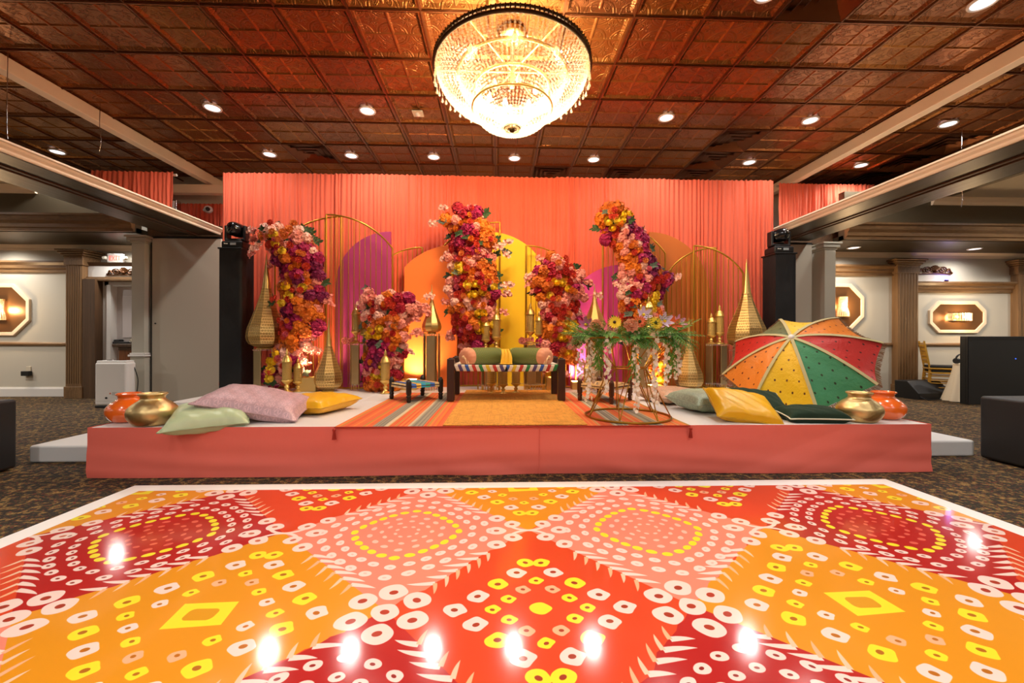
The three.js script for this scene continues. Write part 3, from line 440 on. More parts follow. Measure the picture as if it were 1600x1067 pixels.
// ---------- coral drapes ----------
function pleats(w, h, sd, flare = 0) {   // gathered cloth hanging from a pole at y = h
  let s = sd; const q = () => { s = (Math.imul(s, 1664525) + 1013904223) | 0; return (s >>> 8) / 16777216; };
  const xs = []; let x = 0; while (x < w) { xs.push(x); x += 0.03 + 0.05 * q(); }
  const depth = xs.map(() => 0.012 + 0.03 * q()), n = Math.round(w / 0.0085); let k = 0;
  const prof = []; for (let i = 0; i <= n; i++) { const X = i / n * w; while (k < xs.length - 1 && X >= xs[k + 1]) k++; const a = xs[k], b = xs[k + 1] ?? w + 0.05, u = (X - a) / (b - a); prof.push(depth[k] * Math.sin(PI * u) ** 1.3 + 0.02 * Math.sin(X * 2.1 + sd)); }
  return surface(n, 14, (u, v) => { const i = Math.min(n, Math.round(u * n)), e = v > 0.965 ? 0.55 : 0.75 + 0.25 * (1 - v), pole = v > 0.95 && v < 0.975 ? -0.006 : 0, hem = (1 - v) ** 3 * flare * (u - 0.5) * 2; return V(u * w - w / 2 + hem + 0.004 * Math.sin(v * 9 + u * 60), v * h + (v > 0.99 ? 0.006 * Math.sin(u * w * 90) : 0), prof[i] * e + pole + 0.012 * (1 - v) * Math.sin(u * w * 7)); });
}
{
  const t = thing('backdrop_drape', 'wide gathered coral drape hung behind the half arches and flower columns', 'drape', [0.055, DK, 5.81]);
  const w = 7.72, n = 5;
  for (let i = 0; i < n; i++) { const pw = w / n; part('drape_panel', pleats(pw + 0.05, 2.94, 31 + i, i === 0 || i === n - 1 ? 0.05 : 0), M.coral, t).position.set(-w / 2 + (i + 0.5) * pw, 0, (i % 2) * 0.012); }
  part('pole', merge([rod(V(-w / 2, 2.84, -0.05), V(w / 2, 2.84, -0.05), 0.019, 10), ...[-0.5, -0.17, 0.17, 0.5].map((k) => rod(V(k * w * 0.98, -0.2, -0.09), V(k * w * 0.98, 2.84, -0.09), 0.02, 8))]), M.columnGrey, t);
}
function sideDrape(x0, x1, d, y0, y1, sd, label) { const t = thing('side_drape', label, 'drape', [(x0 + x1) / 2, y0, d]); part('drape_panel', pleats(x1 - x0, y1 - y0, sd), M.coral, t); part('pole', rod(V((x0 - x1) / 2, (y1 - y0) * 0.963, -0.05), V((x1 - x0) / 2, (y1 - y0) * 0.963, -0.05), 0.018, 8), M.columnGrey, t); }
sideDrape(-5.52, -4.44, 5.75, 2.745, 3.27, 71, 'short coral drape above the hung header on the white machine side');
sideDrape(4.66, 6.3, 6.72, 2.83, 3.62, 72, 'short coral drape above the hung header on the umbrella side');
sideDrape(-5.7, -4.2, 7.3, 2.83, 3.35, 73, 'distant red drape behind the security camera in the gap');
{ const t = thing('security_camera', 'white dome security camera in the gap beside the coral drape', 'camera', [-4.97, 3.13, 7.2]); part('bracket', merge([cyl(0.05, 0.05, 0.03, -0.08, 0.09, -0.05, 16), rod(V(-0.08, 0.09, -0.04), V(-0.02, 0.08, 0.0), 0.025, 10)]), M.white, t); part('eye', ball(0.065, 0.01, 0.08, 0.03, 18), M.white, t); part('lens', ball(0.036, 0.03, 0.075, 0.072, 14), M.lens, t); }
{ const t = thing('flood_light', 'small silver flood light peeking over the header near the security camera', 'light fitting', [-5.42, 3.1, 7.0]); part('shell', rbox(0.2, 0.2, 0.12, 0, 0.1, 0, 0.02), M.chrome, t); part('glass', rbox(0.16, 0.15, 0.01, 0, 0.1, 0.064), M.white, t); part('bracket', tube([V(-0.1, 0.1, 0), V(-0.12, 0.25, 0), V(0, 0.3, 0)], 0.01, 12, 6), M.chrome, t); }
for (const [x, d, y0, l] of [[-4.85, 4.2, 2.73, 'thin wire holding the hung header, near the photo edge'], [-4.72, 5.0, 3.2, 'thin loose wire dangling below the cream strip over the exit sign side'], [6.05, 5.2, 2.74, 'thin wire holding the hung header in front of the three vents']]) single('wire', tube([V(0, 0, 0), V(0.02, 0.12, 0), V(0.004, 0.3, 0), V(0.01, H - y0, 0)], 0.004, 20, 5), M.chrome, l, 'wire', [x, y0, d]);

// ---------- half-arch panels ----------
function halfArch(x0, x1, top, R, peakRight) {   // vertical at the peak, quarter arc down to the other side
  const w = x1 - x0, pts = [[0, 0], [w, 0]], arc = []; for (let i = 0; i <= 30; i++) { const dx = w * i / 30; arc.push([peakRight ? w - dx : dx, top - DK - R + Math.sqrt(Math.max(0, R * R - dx * dx))]); }
  return extrude(peakRight ? [[0, 0], [w, 0], ...arc] : [[0, 0], [w, 0], ...arc.reverse()], 0.045, 0.004);
}
for (const [x0, x1, top, R, right, m, d, l] of [
  [-2.178, -1.458, 2.436, 0.72, 1, M.magenta, 5.6, 'purple magenta half-arch panel behind the gold harp frames and tall pierced lantern'],
  [-1.27, -0.569, 2.27, 0.95, 1, M.orangeP, 5.6, 'bright orange half-arch panel behind the smooth gold lantern'],
  [-0.14, 0.71, 2.476, 0.85, 0, M.yellowP, 5.715, 'yellow half-arch panel behind the bench and small brass lanterns'],
  [0.955, 1.673, 2.015, 0.78, 1, M.pinkP, 5.6, 'hot pink half-arch panel behind the flower stand'],
  [2.06, 2.91, 2.473, 0.83, 0, M.rustP, 5.62, 'burnt orange half-arch panel behind gold harp bars near the umbrella']]) {
  const t = thing('arch_panel', l, 'panel', [x0, DK, d]); part('board', halfArch(x0, x1, top, R, right), m, t); part('foot', rbox(x1 - x0 - 0.1, 0.02, 0.14, (x1 - x0) / 2, 0.01, -0.08), M.darkWood, t);
}

// ---------- gold harp frames: half arches strung with bars ----------
function harp(w, top, R, label) {
  const t = thing('harp_frame', label, 'frame'), h = top - DK, yAt = (x) => h - R + Math.sqrt(R * R - x * x), pts = [];
  for (let i = 0; i <= 24; i++) { const x = w * i / 24; pts.push(V(x, yAt(x), 0)); }
  part('arch_rail', tube(pts, 0.011, 40, 8), M.goldFrame, t);
  part('upright', rod(V(0, 0, 0), V(0, h, 0), 0.013), M.goldFrame, t); part('upright', rod(V(w, 0, 0), V(w, yAt(w), 0), 0.011), M.goldFrame, t);
  part('base_rail', merge([rbox(w + 0.03, 0.02, 0.03, w / 2, 0.01, 0), rbox(0.03, 0.016, 0.3, 0.03, 0.008, 0), rbox(0.03, 0.016, 0.3, w - 0.03, 0.008, 0)]), M.goldFrame, t);
  const n = Math.round(w / 0.07); for (let i = 1; i < n; i++) { const x = w * i / n; part('bar', rod(V(x, 0.01, 0), V(x, yAt(x), 0), 0.0055, 6), M.goldFrame, t); }
  return t;
}
const bigHarp = harp(0.85, 2.604, 1.05, ''), smallHarp = harp(0.67, 2.25, 0.8, '');
const used = new Set();
for (const [proto, x, d, turn, l] of [
  [bigHarp, -2.08, 5.47, PI, 'tall gold harp frame behind the peach-topped flower column by the totem'],
  [bigHarp, -2.233, 5.38, 0, 'tall gold harp frame over the purple magenta panel, its arc falling toward the orange panel'],
  [smallHarp, -1.05, 5.65, PI, 'shorter gold harp frame behind the short flower column, arc meeting the magenta panel'],
  [bigHarp, 0.007, 5.64, PI, 'tall gold harp frame behind the flower column between orange and yellow panels'],
  [smallHarp, 0.359, 5.48, 0, 'shorter gold harp frame in front of the yellow panel behind the rounded flower column'],
  [bigHarp, 1.396, 5.5, 0, 'tall gold harp frame hidden behind the orange-topped flower column by the pink panel'],
  [smallHarp, 2.94, 5.5, PI, 'shorter gold harp frame over the burnt orange panel, peak nearest the umbrella'],
  [smallHarp, 2.592, 5.4, 0, 'shorter gold harp frame reaching from the burnt orange panel to the big pierced lantern']]) {
  let o = proto; if (used.has(proto)) { o = proto.clone(); o.name = numbered('harp_frame'); scene.add(o); } used.add(proto);
  o.position.set(x, DK, -d); o.rotation.set(0, turn, 0); o.userData.label = l; o.userData.group = 'gold harp frames along the backdrop';
}

// ---------- flowers ----------
const C = { pink: 0xef9c8c, pale: 0xf4c0ae, rosy: 0xd95f72, magenta: 0xa3104e, plum: 0x7d0d48, crimson: 0xa80f2c, coral: 0xd9482e, red: 0xc32a22, peach: 0xe58a42, orange: 0xe07a12, tangerine: 0xcf6a14, yellow: 0xf6c810, lemon: 0xf7d434, leaf: 0x2f4a22, sage: 0x5d6a58, white: 0xf4ecd8 };
const FM = {}; for (const k in C) FM[k] = mat(C[k], 0.75, 0, { ...two, transmission: 0, sheen: 0.2, sheenRoughness: 0.6, sheenColor: new THREE.Color(0.5, 0.4, 0.4) });
function petal(L, W, cup, curl, nu = 3, nv = 4) { return surface(nu, nv, (u, v) => { const k = (u - 0.5) * 2, w = W * Math.sin(PI * (0.12 + 0.8 * v)) ** 0.8; return V(k * w, v * L, cup * k * k * v + curl * v * v); }); }
function rose(R, open, rings) {   // faces +z
  const list = []; for (let i = 0; i < rings; i++) { const f = i / (rings - 1), n = 3 + i * 2; for (let k = 0; k < n; k++) { const p = petal(R * (0.5 + 0.55 * f), R * (0.34 + 0.22 * f), R * 0.25, -R * 0.35 * f * open); p.rotateX(PI / 2 - (0.12 + f * (0.55 + 0.6 * open))).translate(0, -0, 0); p.rotateX(0); p.translate(0, R * 0.12 * (1 - f) + R * 0.1 * f, -R * 0.25 * f).rotateZ(k / n * 2 * PI + i * 1.3 + rr(-0.1, 0.1)); list.push(p); } }
  list.push(ball(R * 0.3, 0, 0, R * 0.2, 8)); return merge(list);
}
function globe(R) {   // closed round bloom of overlapping petals
  const list = [ball(R * 0.62, 0, 0, R * 0.1, 10)]; for (let i = 0; i < 5; i++) { const n = 4 + i; for (let k = 0; k < n; k++) list.push(petal(R * (0.75 + 0.12 * i), R * 0.5, R * 0.12, R * (0.42 - 0.05 * i)).rotateX(PI / 2 - 0.05 - 0.1 * i).translate(0, R * (0.15 + 0.17 * i), -R * 0.35).rotateZ((k + 0.5 * (i % 2)) / n * 2 * PI + rr(-0.12, 0.12))); } return merge(list);
}
function floret(r, n = 4, cup = 0.3) { const L = []; for (let k = 0; k < n; k++) { const g = new THREE.BufferGeometry(), w = r * (n === 4 ? 0.62 : 0.5); g.setAttribute('position', new THREE.Float32BufferAttribute([0, 0, 0, w, r * 0.6, r * cup * 0.5, 0, r, r * cup, -w, r * 0.6, r * cup * 0.5], 3)); g.setAttribute('uv', new THREE.Float32BufferAttribute([0, 0, 1, 0, 1, 1, 0, 1], 2)); g.setIndex([0, 1, 2, 0, 2, 3]); g.computeVertexNormals(); L.push(g.rotateZ(k / n * 2 * PI)); } return merge(L); }
const aim = (g, dir, at) => g.applyQuaternion(new THREE.Quaternion().setFromUnitVectors(V(0, 0, 1), dir.clone().normalize())).translate(at.x, at.y, at.z);
function hydrangea(R, n) { const list = [ball(R * 0.72, 0, 0, 0, 8)]; for (let i = 0; i < n; i++) { const z = 1 - 1.55 * (i + 0.5) / n, a = i * 2.39996, s = Math.sqrt(1 - z * z), d = V(s * Math.cos(a), s * Math.sin(a), z); list.push(aim(floret(R * 0.26 * rr(0.85, 1.2)).rotateZ(rnd() * 6), V(d.x + rr(-0.6, 0.6), d.y + rr(-0.6, 0.6), d.z + rr(-0.3, 0.5)), d.clone().multiplyScalar(R * rr(0.74, 1.04)))); } return merge(list); }
function spray(L) { const list = []; const P = [V(0, 0, 0), V(L * 0.3, L * 0.1, L * 0.15), V(L * 0.65, L * 0.12, L * 0.25), V(L, L * 0.05, L * 0.2)], c = new THREE.CatmullRomCurve3(P); list.push(tube(P, L * 0.014, 10, 5)); for (let i = 0; i < 30; i++) { const p = c.getPoint(0.25 + 0.75 * rnd()).add(V(rr(-1, 1), rr(-1, 1), rr(-1, 1)).multiplyScalar(L * 0.17)); list.push(aim(floret(L * rr(0.1, 0.15), 5, 0.5).rotateZ(rnd() * 6), V(rr(-0.8, 0.8), rr(-0.6, 0.8), 1), p)); } return merge(list); }
function sprig(L, n = 8) { const list = [tube([V(0, 0, 0), V(L * 0.4, L * 0.1, 0.02), V(L, L * 0.15, 0.03)], L * 0.018, 8, 5)]; for (let i = 0; i < n; i++) { const u = 0.15 + 0.85 * i / n, s = i % 2 ? 1 : -1; list.push(petal(L * 0.36, L * 0.11, L * 0.05, L * 0.06, 2, 3).rotateZ(s * 0.9 - PI / 2 + 0.2).rotateX(rr(-0.5, 0.5)).translate(L * u, L * (0.02 + 0.13 * u), 0.02)); } return merge(list); }
const G = { rose: [0, 1, 2].map(() => rose(0.05, rr(0.5, 0.9), 4)), bud: [0, 1].map(() => globe(0.038)), hyd: [0, 1, 2].map(() => hydrangea(0.08, 92)), spray: [0, 1].map(() => spray(0.17)), sprig: [0, 1].map(() => sprig(0.15)) };
const KIND = {   // code: name, shapes, colours, size
  P: ['hydrangea', G.hyd, ['pink', 'pale', 'pink'], 0.8], M: ['hydrangea', G.hyd, ['magenta', 'plum', 'magenta'], 1], O: ['hydrangea', G.hyd, ['orange', 'tangerine'], 0.98], K: ['hydrangea', G.hyd, ['crimson', 'crimson', 'magenta'], 0.95],
  o: ['rose', G.rose, ['peach', 'peach', 'orange'], 1], r: ['rose', G.rose, ['coral', 'red', 'coral'], 1], q: ['rose', G.rose, ['rosy', 'pink'], 0.95], Y: ['ranunculus', G.bud, ['yellow', 'lemon'], 1.2], s: ['blossom_spray', G.spray, ['pale', 'pink'], 1], l: ['leaf_sprig', G.sprig, ['leaf', 'sage', 'leaf'], 1],
};
function flowerColumn(label, x, d, rows, bulge = 0.16) {   // rows: height, x from, x to, flowers across
  const t = thing('flower_column', label, 'flower arrangement', [x, DK, d], 0, 'flower columns along the backdrop');
  const put = (code, X, Y, Z, dir, k) => { const [n, shapes, cols, s] = KIND[code], p = part(n, pick(shapes), FM[pick(cols)], t); p.position.set(X - x, Y - DK, Z + (code === 'Y' ? 0.055 : 'orq'.includes(code) ? 0.03 : 0)); p.quaternion.setFromUnitVectors(V(0, 0, 1), dir.normalize()); p.rotateZ(code === 's' || code === 'l' ? (dir.x < 0 ? PI + rr(-0.7, 0.7) : rr(-0.7, 0.7)) : rnd() * 6); p.scale.setScalar(s * k * rr(0.9, 1.12)); };
  const core = [];
  for (const [y, x0, x1, codes] of rows) {
    const L = codes.split(' '), n = L.length; if (n > 2) core.push(V((x0 + x1) / 2 - x, y - DK, -0.07));
    L.forEach((c, i) => { const u = n === 1 ? 0 : i / (n - 1) * 2 - 1, Z = bulge * Math.sqrt(1 - 0.85 * u * u) - 0.06; put(c, x0 + (x1 - x0) * (n === 1 ? 0.5 : i / (n - 1)) + rr(-0.02, 0.02), y + rr(-0.025, 0.025), Z + rr(-0.015, 0.02), V(u * 0.9 + rr(-0.25, 0.25), rr(-0.25, 0.3), 1), 1); });
    if (n > 3) { const e = rnd() < 0.5 ? -1 : 1; if (rnd() < 0.45) put('l', e < 0 ? x0 : x1, y + 0.03, 0.0, V(e * 0.7, 0.2, 0.8), 1); if (rnd() < 0.3) put('s', e < 0 ? x1 : x0, y + 0.02, 0.02, V(-e * 0.7, 0.2, 0.8), 0.8); for (let q = 0; q < n - 2; q++) if (rnd() < 0.5) { const u = rr(-0.7, 0.7); put(pick(['o', 'r', 'q', 'r', 'o', 'l']), x0 + (x1 - x0) * (u + 1) / 2, y + 0.045 + rr(-0.015, 0.015), bulge * Math.sqrt(1 - 0.85 * u * u), V(u * 0.9, rr(-0.1, 0.3), 1), 0.72); } }
    if (n > 2) for (let i = 0; i < n - 1; i += 2) { const u = (i + 0.5) / (n - 1) * 2 - 1; put(pick('OMPKl'.split('').concat(L.filter((c) => 'PMOK'.includes(c)), L.filter((c) => 'PMOK'.includes(c)))), x0 + (x1 - x0) * (u + 1) / 2, y + 0.045, bulge * Math.sqrt(1 - 0.85 * u * u) - 0.13, V(u, 0.1, 1), 1); }
  }
  if (core.length > 2) part('stem_core', tube(core, 0.035, 50, 8), FM.leaf, t), part('stand_rod', rod(V(core[core.length - 1].x, 0, -0.08), core[core.length - 1], 0.008, 8), M.goldFrame, t);
}
flowerColumn('curving flower column with peach and pink blooms on top, magenta middle, beside the black totem', -2.55, 5.2, [
  [2.41, -2.7, -2.54, 'l o'], [2.33, -2.97, -2.48, 's P P l o P'], [2.25, -2.98, -2.4, 's o o Y o P P'], [2.16, -3.0, -2.37, 's s r Y P P o'], [2.07, -2.8, -2.33, 'P M Y M M P'], [1.98, -2.8, -2.28, 's M O r M M'], [1.89, -2.63, -2.27, 'M M o r M'], [1.8, -2.64, -2.27, 'M M M o M'], [1.71, -2.64, -2.26, 'P O M o P'], [1.62, -2.66, -2.25, 'O Y P Y M'], [1.53, -2.62, -2.2, 'O Y P M M'], [1.44, -2.84, -2.22, 's l Y O O s'], [1.35, -2.6, -2.25, 'M M O O P'], [1.26, -2.57, -2.26, 'M M O O'], [1.17, -2.74, -2.25, 'q r M O l M'], [1.08, -2.7, -2.27, 'r r o O M'], [0.99, -2.7, -2.42, 'o o O P'], [0.9, -2.72, -2.4, 'P o O P'], [0.81, -2.76, -2.4, 'q Y P P s'], [0.72, -2.8, -2.45, 'Y Y P M P'], [0.63, -2.86, -2.5, 'l Y P P'], [0.54, -2.87, -2.55, 'K Y l P'], [0.46, -2.8, -2.6, 'M l O']]);
flowerColumn('short bushy flower column with pink sprays and crimson top, yellow band, beside the small stool', -1.42, 5.15, [
  [1.55, -1.62, -1.35, 'P s P'], [1.47, -1.66, -0.98, 'P K P r K K s'], [1.38, -1.66, -1.0, 'P l q r r K P s'], [1.29, -1.64, -1.1, 'P s P l r P s'], [1.2, -1.63, -1.12, 'o P O O P O P s'], [1.11, -1.6, -1.18, 'P Y Y P O O'], [1.02, -1.6, -1.1, 'Y Y Y O O P s'], [0.93, -1.54, -1.2, 'M M M O P'], [0.84, -1.56, -1.2, 'O M M M P K'], [0.75, -1.63, -1.23, 'o M M P P'], [0.66, -1.63, -1.28, 'P M M Y P P'], [0.57, -1.63, -1.28, 'P P Y Y K K'], [0.49, -1.62, -1.32, 'K O O o O'], [0.42, -1.6, -1.3, 'O O O O']], 0.18);
flowerColumn('tall flower column with crimson top and many yellow roses between the orange and yellow panels', -0.34, 5.2, [
  [2.66, -0.62, -0.45, 's s'], [2.62, -0.52, -0.3, 'K K'], [2.54, -0.5, -0.24, 's K K l'], [2.46, -0.72, -0.2, 's l P o O O'], [2.37, -0.6, -0.13, 'o o K K P O O'], [2.28, -0.56, -0.12, 'K K K K O O'], [2.19, -0.56, 0.0, 'K K r r O O s'], [2.1, -0.58, 0.0, 'r r K K P s s'], [2.01, -0.62, -0.1, 'P q r o P q P'], [1.92, -0.58, -0.13, 'P Y o P r O O'], [1.83, -0.54, -0.12, 'Y Y Y o r O O'], [1.74, -0.6, -0.08, 'P q r O K O O'], [1.65, -0.62, 0.0, 'P q r Y Y Y l Y s'], [1.56, -0.6, 0.02, 'P r r Y Y Y o K s'], [1.47, -0.6, -0.12, 's P r P l o P K'], [1.38, -0.56, -0.05, 'O O P P P s'], [1.29, -0.57, -0.1, 'r r O O Y Y P'], [1.2, -0.56, -0.1, 'r r r O Y Y Y'], [1.11, -0.54, -0.12, 'r q r r Y Y O'], [1.02, -0.5, -0.15, 's r r K K'], [0.94, -0.34, -0.2, 's K s']], 0.17);
flowerColumn('rounded medium flower column of coral roses with pale pink edges between the yellow and pink panels', 0.78, 5.2, [
  [1.99, 0.6, 0.84, 's P r'], [1.9, 0.58, 0.9, 'P K P r r'], [1.81, 0.46, 1.02, 's O K r r r P'], [1.72, 0.46, 1.03, 'O O r Y Y r P s'], [1.63, 0.5, 1.02, 'K O r r Y K P'], [1.54, 0.53, 1.15, 'O Y r P P P s'], [1.45, 0.56, 0.98, 'P P P P r r'], [1.36, 0.56, 1.0, 'q P r r r r P'], [1.27, 0.56, 0.98, 'q K r r P P K'], [1.18, 0.6, 1.0, 'O P O Y Y K'], [1.09, 0.6, 1.02, 'O O O Y Y P K'], [1.0, 0.6, 0.97, 'O O Y Y P K'], [0.91, 0.5, 0.95, 's P K K P P'], [0.83, 0.65, 0.92, 'P r O Y O'], [0.75, 0.65, 0.92, 'O Y O O'], [0.67, 0.75, 1.0, 's s'], [0.58, 0.8, 1.0, 's']], 0.18);
flowerColumn('leaning flower column with orange and yellow top and magenta flank beside the pink panel', 1.72, 5.2, [
  [2.62, 1.34, 1.58, 'O O O'], [2.54, 1.3, 1.62, 'O o l Y Y'], [2.46, 1.3, 1.66, 'o Y Y Y M M'], [2.37, 1.33, 1.76, 'o Y r P M M M'], [2.28, 1.36, 1.82, 'K r P P M M'], [2.19, 1.45, 1.87, 'r O P o P M o'], [2.1, 1.5, 1.9, 'o P r O M o'], [2.01, 1.54, 1.96, 'o O O M M M o'], [1.92, 1.58, 2.0, 'P O O P M M O'], [1.83, 1.58, 2.04, 'P P O P M O o'], [1.74, 1.6, 2.2, 'P P M P r r M s'], [1.65, 1.58, 2.06, 'P P P M r o M'], [1.56, 1.56, 2.02, 'P P M O o Y M'], [1.47, 1.56, 2.02, 'o P O l Y Y o'], [1.38, 1.55, 2.05, 'o r O P Y o P'], [1.29, 1.57, 2.1, 'r r O P P o s'], [1.2, 1.58, 2.0, 'r o P r P'], [1.1, 1.6, 2.0, 'O o P O'], [1.0, 1.66, 2.0, 'P O o P'], [0.9, 1.7, 2.05, 'o P O P'], [0.8, 1.76, 2.1, 'O Y O P'], [0.7, 1.82, 2.1, 'O O Y O'], [0.6, 1.82, 2.12, 'Y O O s'], [0.5, 1.85, 2.1, 'O Y O']], 0.18);

// ---------- teardrop lanterns ----------
function teardrop(label, x, y, d, h, R, bellyAt, smooth, turn) {
  const t = thing('teardrop_lantern', label, 'lantern', [x, y, d], turn, smooth ? 'smooth gold teardrop lanterns' : 'pierced gold teardrop lanterns');
  const hb = h * bellyAt, prof = [[0.34, 0], [0.62, 0.07], [0.86, 0.2], [0.97, 0.38], [1, 0.55], [0.985, 0.75], [0.93, 1]], up = [];
  for (const [r, k] of prof) up.push([R * r, 0.02 + (hb - 0.02) * k]);
  const neckY = h * 0.62; for (let i = 1; i <= 8; i++) { const u = i / 8, y2 = hb + (neckY - hb) * u; up.push([R * (0.93 * (1 - u) ** 1.25 + 0.235 * u + 0.1 * u * (1 - u)), y2]); }
  const g = facet(lathe(up, 9)); { const p = g.attributes.position, q = g.attributes.uv; for (let i = 0; i < p.count; i++) q.setXY(i, q.getX(i) * 1.4 * (R / 0.2), p.getY(i)); }
  part('body', g, smooth ? M.goldSmooth : M.goldPierced, t);
  const last = up[up.length - 1]; part('spire', lathe([[last[0] * 1.04, last[1]], [last[0] * 0.97, last[1] + 0.006], [last[0] * 0.55, last[1] + (h - last[1]) * 0.42], [last[0] * 0.2, last[1] + (h - last[1]) * 0.8], [0.003, h]], 18), M.goldSmooth, t);
  const seam = []; for (let k = 0; k < 9; k++) { const a = k / 9 * 2 * PI; for (let i = 0; i < up.length - 1; i++) { const A = up[i], B = up[i + 1]; seam.push(rod(V(A[0] * Math.sin(a), A[1], A[0] * Math.cos(a)), V(B[0] * Math.sin(a), B[1], B[0] * Math.cos(a)), 0.0022, 4)); } } part('rib', merge(seam), M.goldSmooth, t);
  part('foot_ring', merge([ring(R * 0.36, 0.01, 0.01, 24, 6), ...[0, 1, 2].map((i) => ball(0.014, R * 0.4 * Math.cos(i * 2.1 + 0.5), 0.008, R * 0.4 * Math.sin(i * 2.1 + 0.5), 8))]), M.goldSmooth, t);
}
teardrop('large pierced gold teardrop lantern on the pedestal next to the black totem by the cushions', -2.9, 0.868, 5.22, 1.21, 0.222, 0.22, false, 0.2);
teardrop('pierced gold teardrop lantern standing on the deck beside a gold cube', -2.085, DK, 5.1, 0.9, 0.165, 0.26, false, 0.1);
teardrop('smooth gold teardrop lantern on a pedestal before the bright orange panel', -0.855, 1.06, 5.25, 0.63, 0.122, 0.22, true, 0.15);
teardrop('smooth gold teardrop lantern on a pedestal before the hot pink panel', 1.214, 1.105, 5.2, 0.6, 0.142, 0.22, true, 0.15);
teardrop('pierced gold teardrop lantern standing on the deck behind the pale cushions', 2.425, DK, 5.18, 0.93, 0.172, 0.24, false, 0.2);
teardrop('large pierced gold teardrop lantern behind the umbrella', 3.185, 0.868, 5.2, 1.17, 0.232, 0.24, false, 0.3);

// ---------- pedestals: acrylic plates on fluted metal corner strips ----------
function pedestal(label, x, d, top, w, turn) {
  const t = thing('display_pedestal', label, 'pedestal', [x, DK, d], turn, 'acrylic and metal pedestals'), h = top - DK;
  part('top_plate', rbox(w + 0.03, 0.012, w + 0.03, 0, h - 0.008, 0, 0.004), M.acrylic, t); part('lower_shelf', rbox(w + 0.03, 0.012, w + 0.03, 0, 0.075, 0, 0.004), M.acrylic, t);
  for (const [sx, sz] of [[1, 1], [1, -1], [-1, 1], [-1, -1]]) {
    const a = w / 2, pins = [], k = 0.07; const A = V(sx * (a - k), 0, sz * a), B = V(sx * a, 0, sz * (a - k));
    for (let i = 0; i < 4; i++) { const p = A.clone().lerp(B, i / 3); pins.push(cyl(0.0045, 0.0045, h + 0.012, p.x, (h + 0.012) / 2, p.z, 6)); }
    const leg = part('leg', merge(pins), M.brass, t), q = [rod(A.clone().setY(0.085), A.clone().setY(h - 0.02), 0.004, 6)], m = 12; for (let i = 0; i < m; i++) { const p = A.clone().lerp(B, (i + 0.5) / m); q.push(cyl(0.0085, 0.0085, h - 0.1, p.x, 0.08 + (h - 0.1) / 2, p.z, 8)); } part('fluted_strip', merge(q), M.fluted, leg);
  }
}
pedestal('pedestal carrying the large pierced lantern beside the cushions and totem', -2.9, 5.22, 0.868, 0.26, 0.5);
pedestal('pedestal carrying two brass lanterns next to the short flower column', -1.75, 5.27, 0.94, 0.24, 0.5);
pedestal('pedestal carrying the smooth lantern before the bright orange panel', -0.855, 5.25, 1.06, 0.2, PI / 4);
pedestal('pedestal carrying the smooth lantern before the hot pink panel', 1.214, 5.2, 1.105, 0.2, PI / 4);
pedestal('pedestal carrying two brass lanterns behind the bench, before the yellow panel', 0.45, 5.22, 0.945, 0.24, 0.4);
pedestal('pedestal carrying two brass lanterns beside the umbrella', 2.845, 5.3, 0.938, 0.24, -0.45);
pedestal('pedestal carrying the large pierced lantern behind the umbrella', 3.185, 5.2, 0.868, 0.26, 0.4);
pedestal('low pedestal carrying two brass lanterns under the crimson-topped flower column', -0.1, 5.12, 0.87, 0.22, 0.6);

// ---------- brass lanterns ----------
function brassLantern(h, s, label) {
  const t = thing('brass_lantern', label, 'lantern', [0, 0, 0], 0, 'small brass pierced lanterns'), k = h / 0.52, r = s;
  const Lk = (P) => lathe(P.map(([x, y]) => [x * r, y * k]), 20);
  part('foot', Lk([[0, 0], [0.058, 0.002], [0.06, 0.012], [0.03, 0.03], [0.016, 0.05], [0.024, 0.066], [0.03, 0.074], [0.018, 0.086], [0.014, 0.1], [0.03, 0.115], [0.054, 0.138], [0.06, 0.152], [0.055, 0.158], [0, 0.16]]), M.brass, t);
  const b = Lk([[0.049, 0.157], [0.05, 0.17], [0.05, 0.355], [0.049, 0.368]]); part('pierced_body', b, M.brassPierced, t);
  part('lid', Lk([[0.056, 0.364], [0.058, 0.374], [0.05, 0.382], [0.047, 0.4], [0.036, 0.424], [0.02, 0.442], [0.013, 0.45], [0, 0.452]]), M.brass, t);
  part('finial', Lk([[0.008, 0.446], [0.022, 0.462], [0.01, 0.478], [0.016, 0.488], [0.008, 0.5], [0.002, 0.52], [0, 0.522]]), M.brass, t);
  return t;
}
const tallBrass = brassLantern(0.52, 1.04, ''), shortBrass = brassLantern(0.41, 0.98, ''), usedB = new Set();
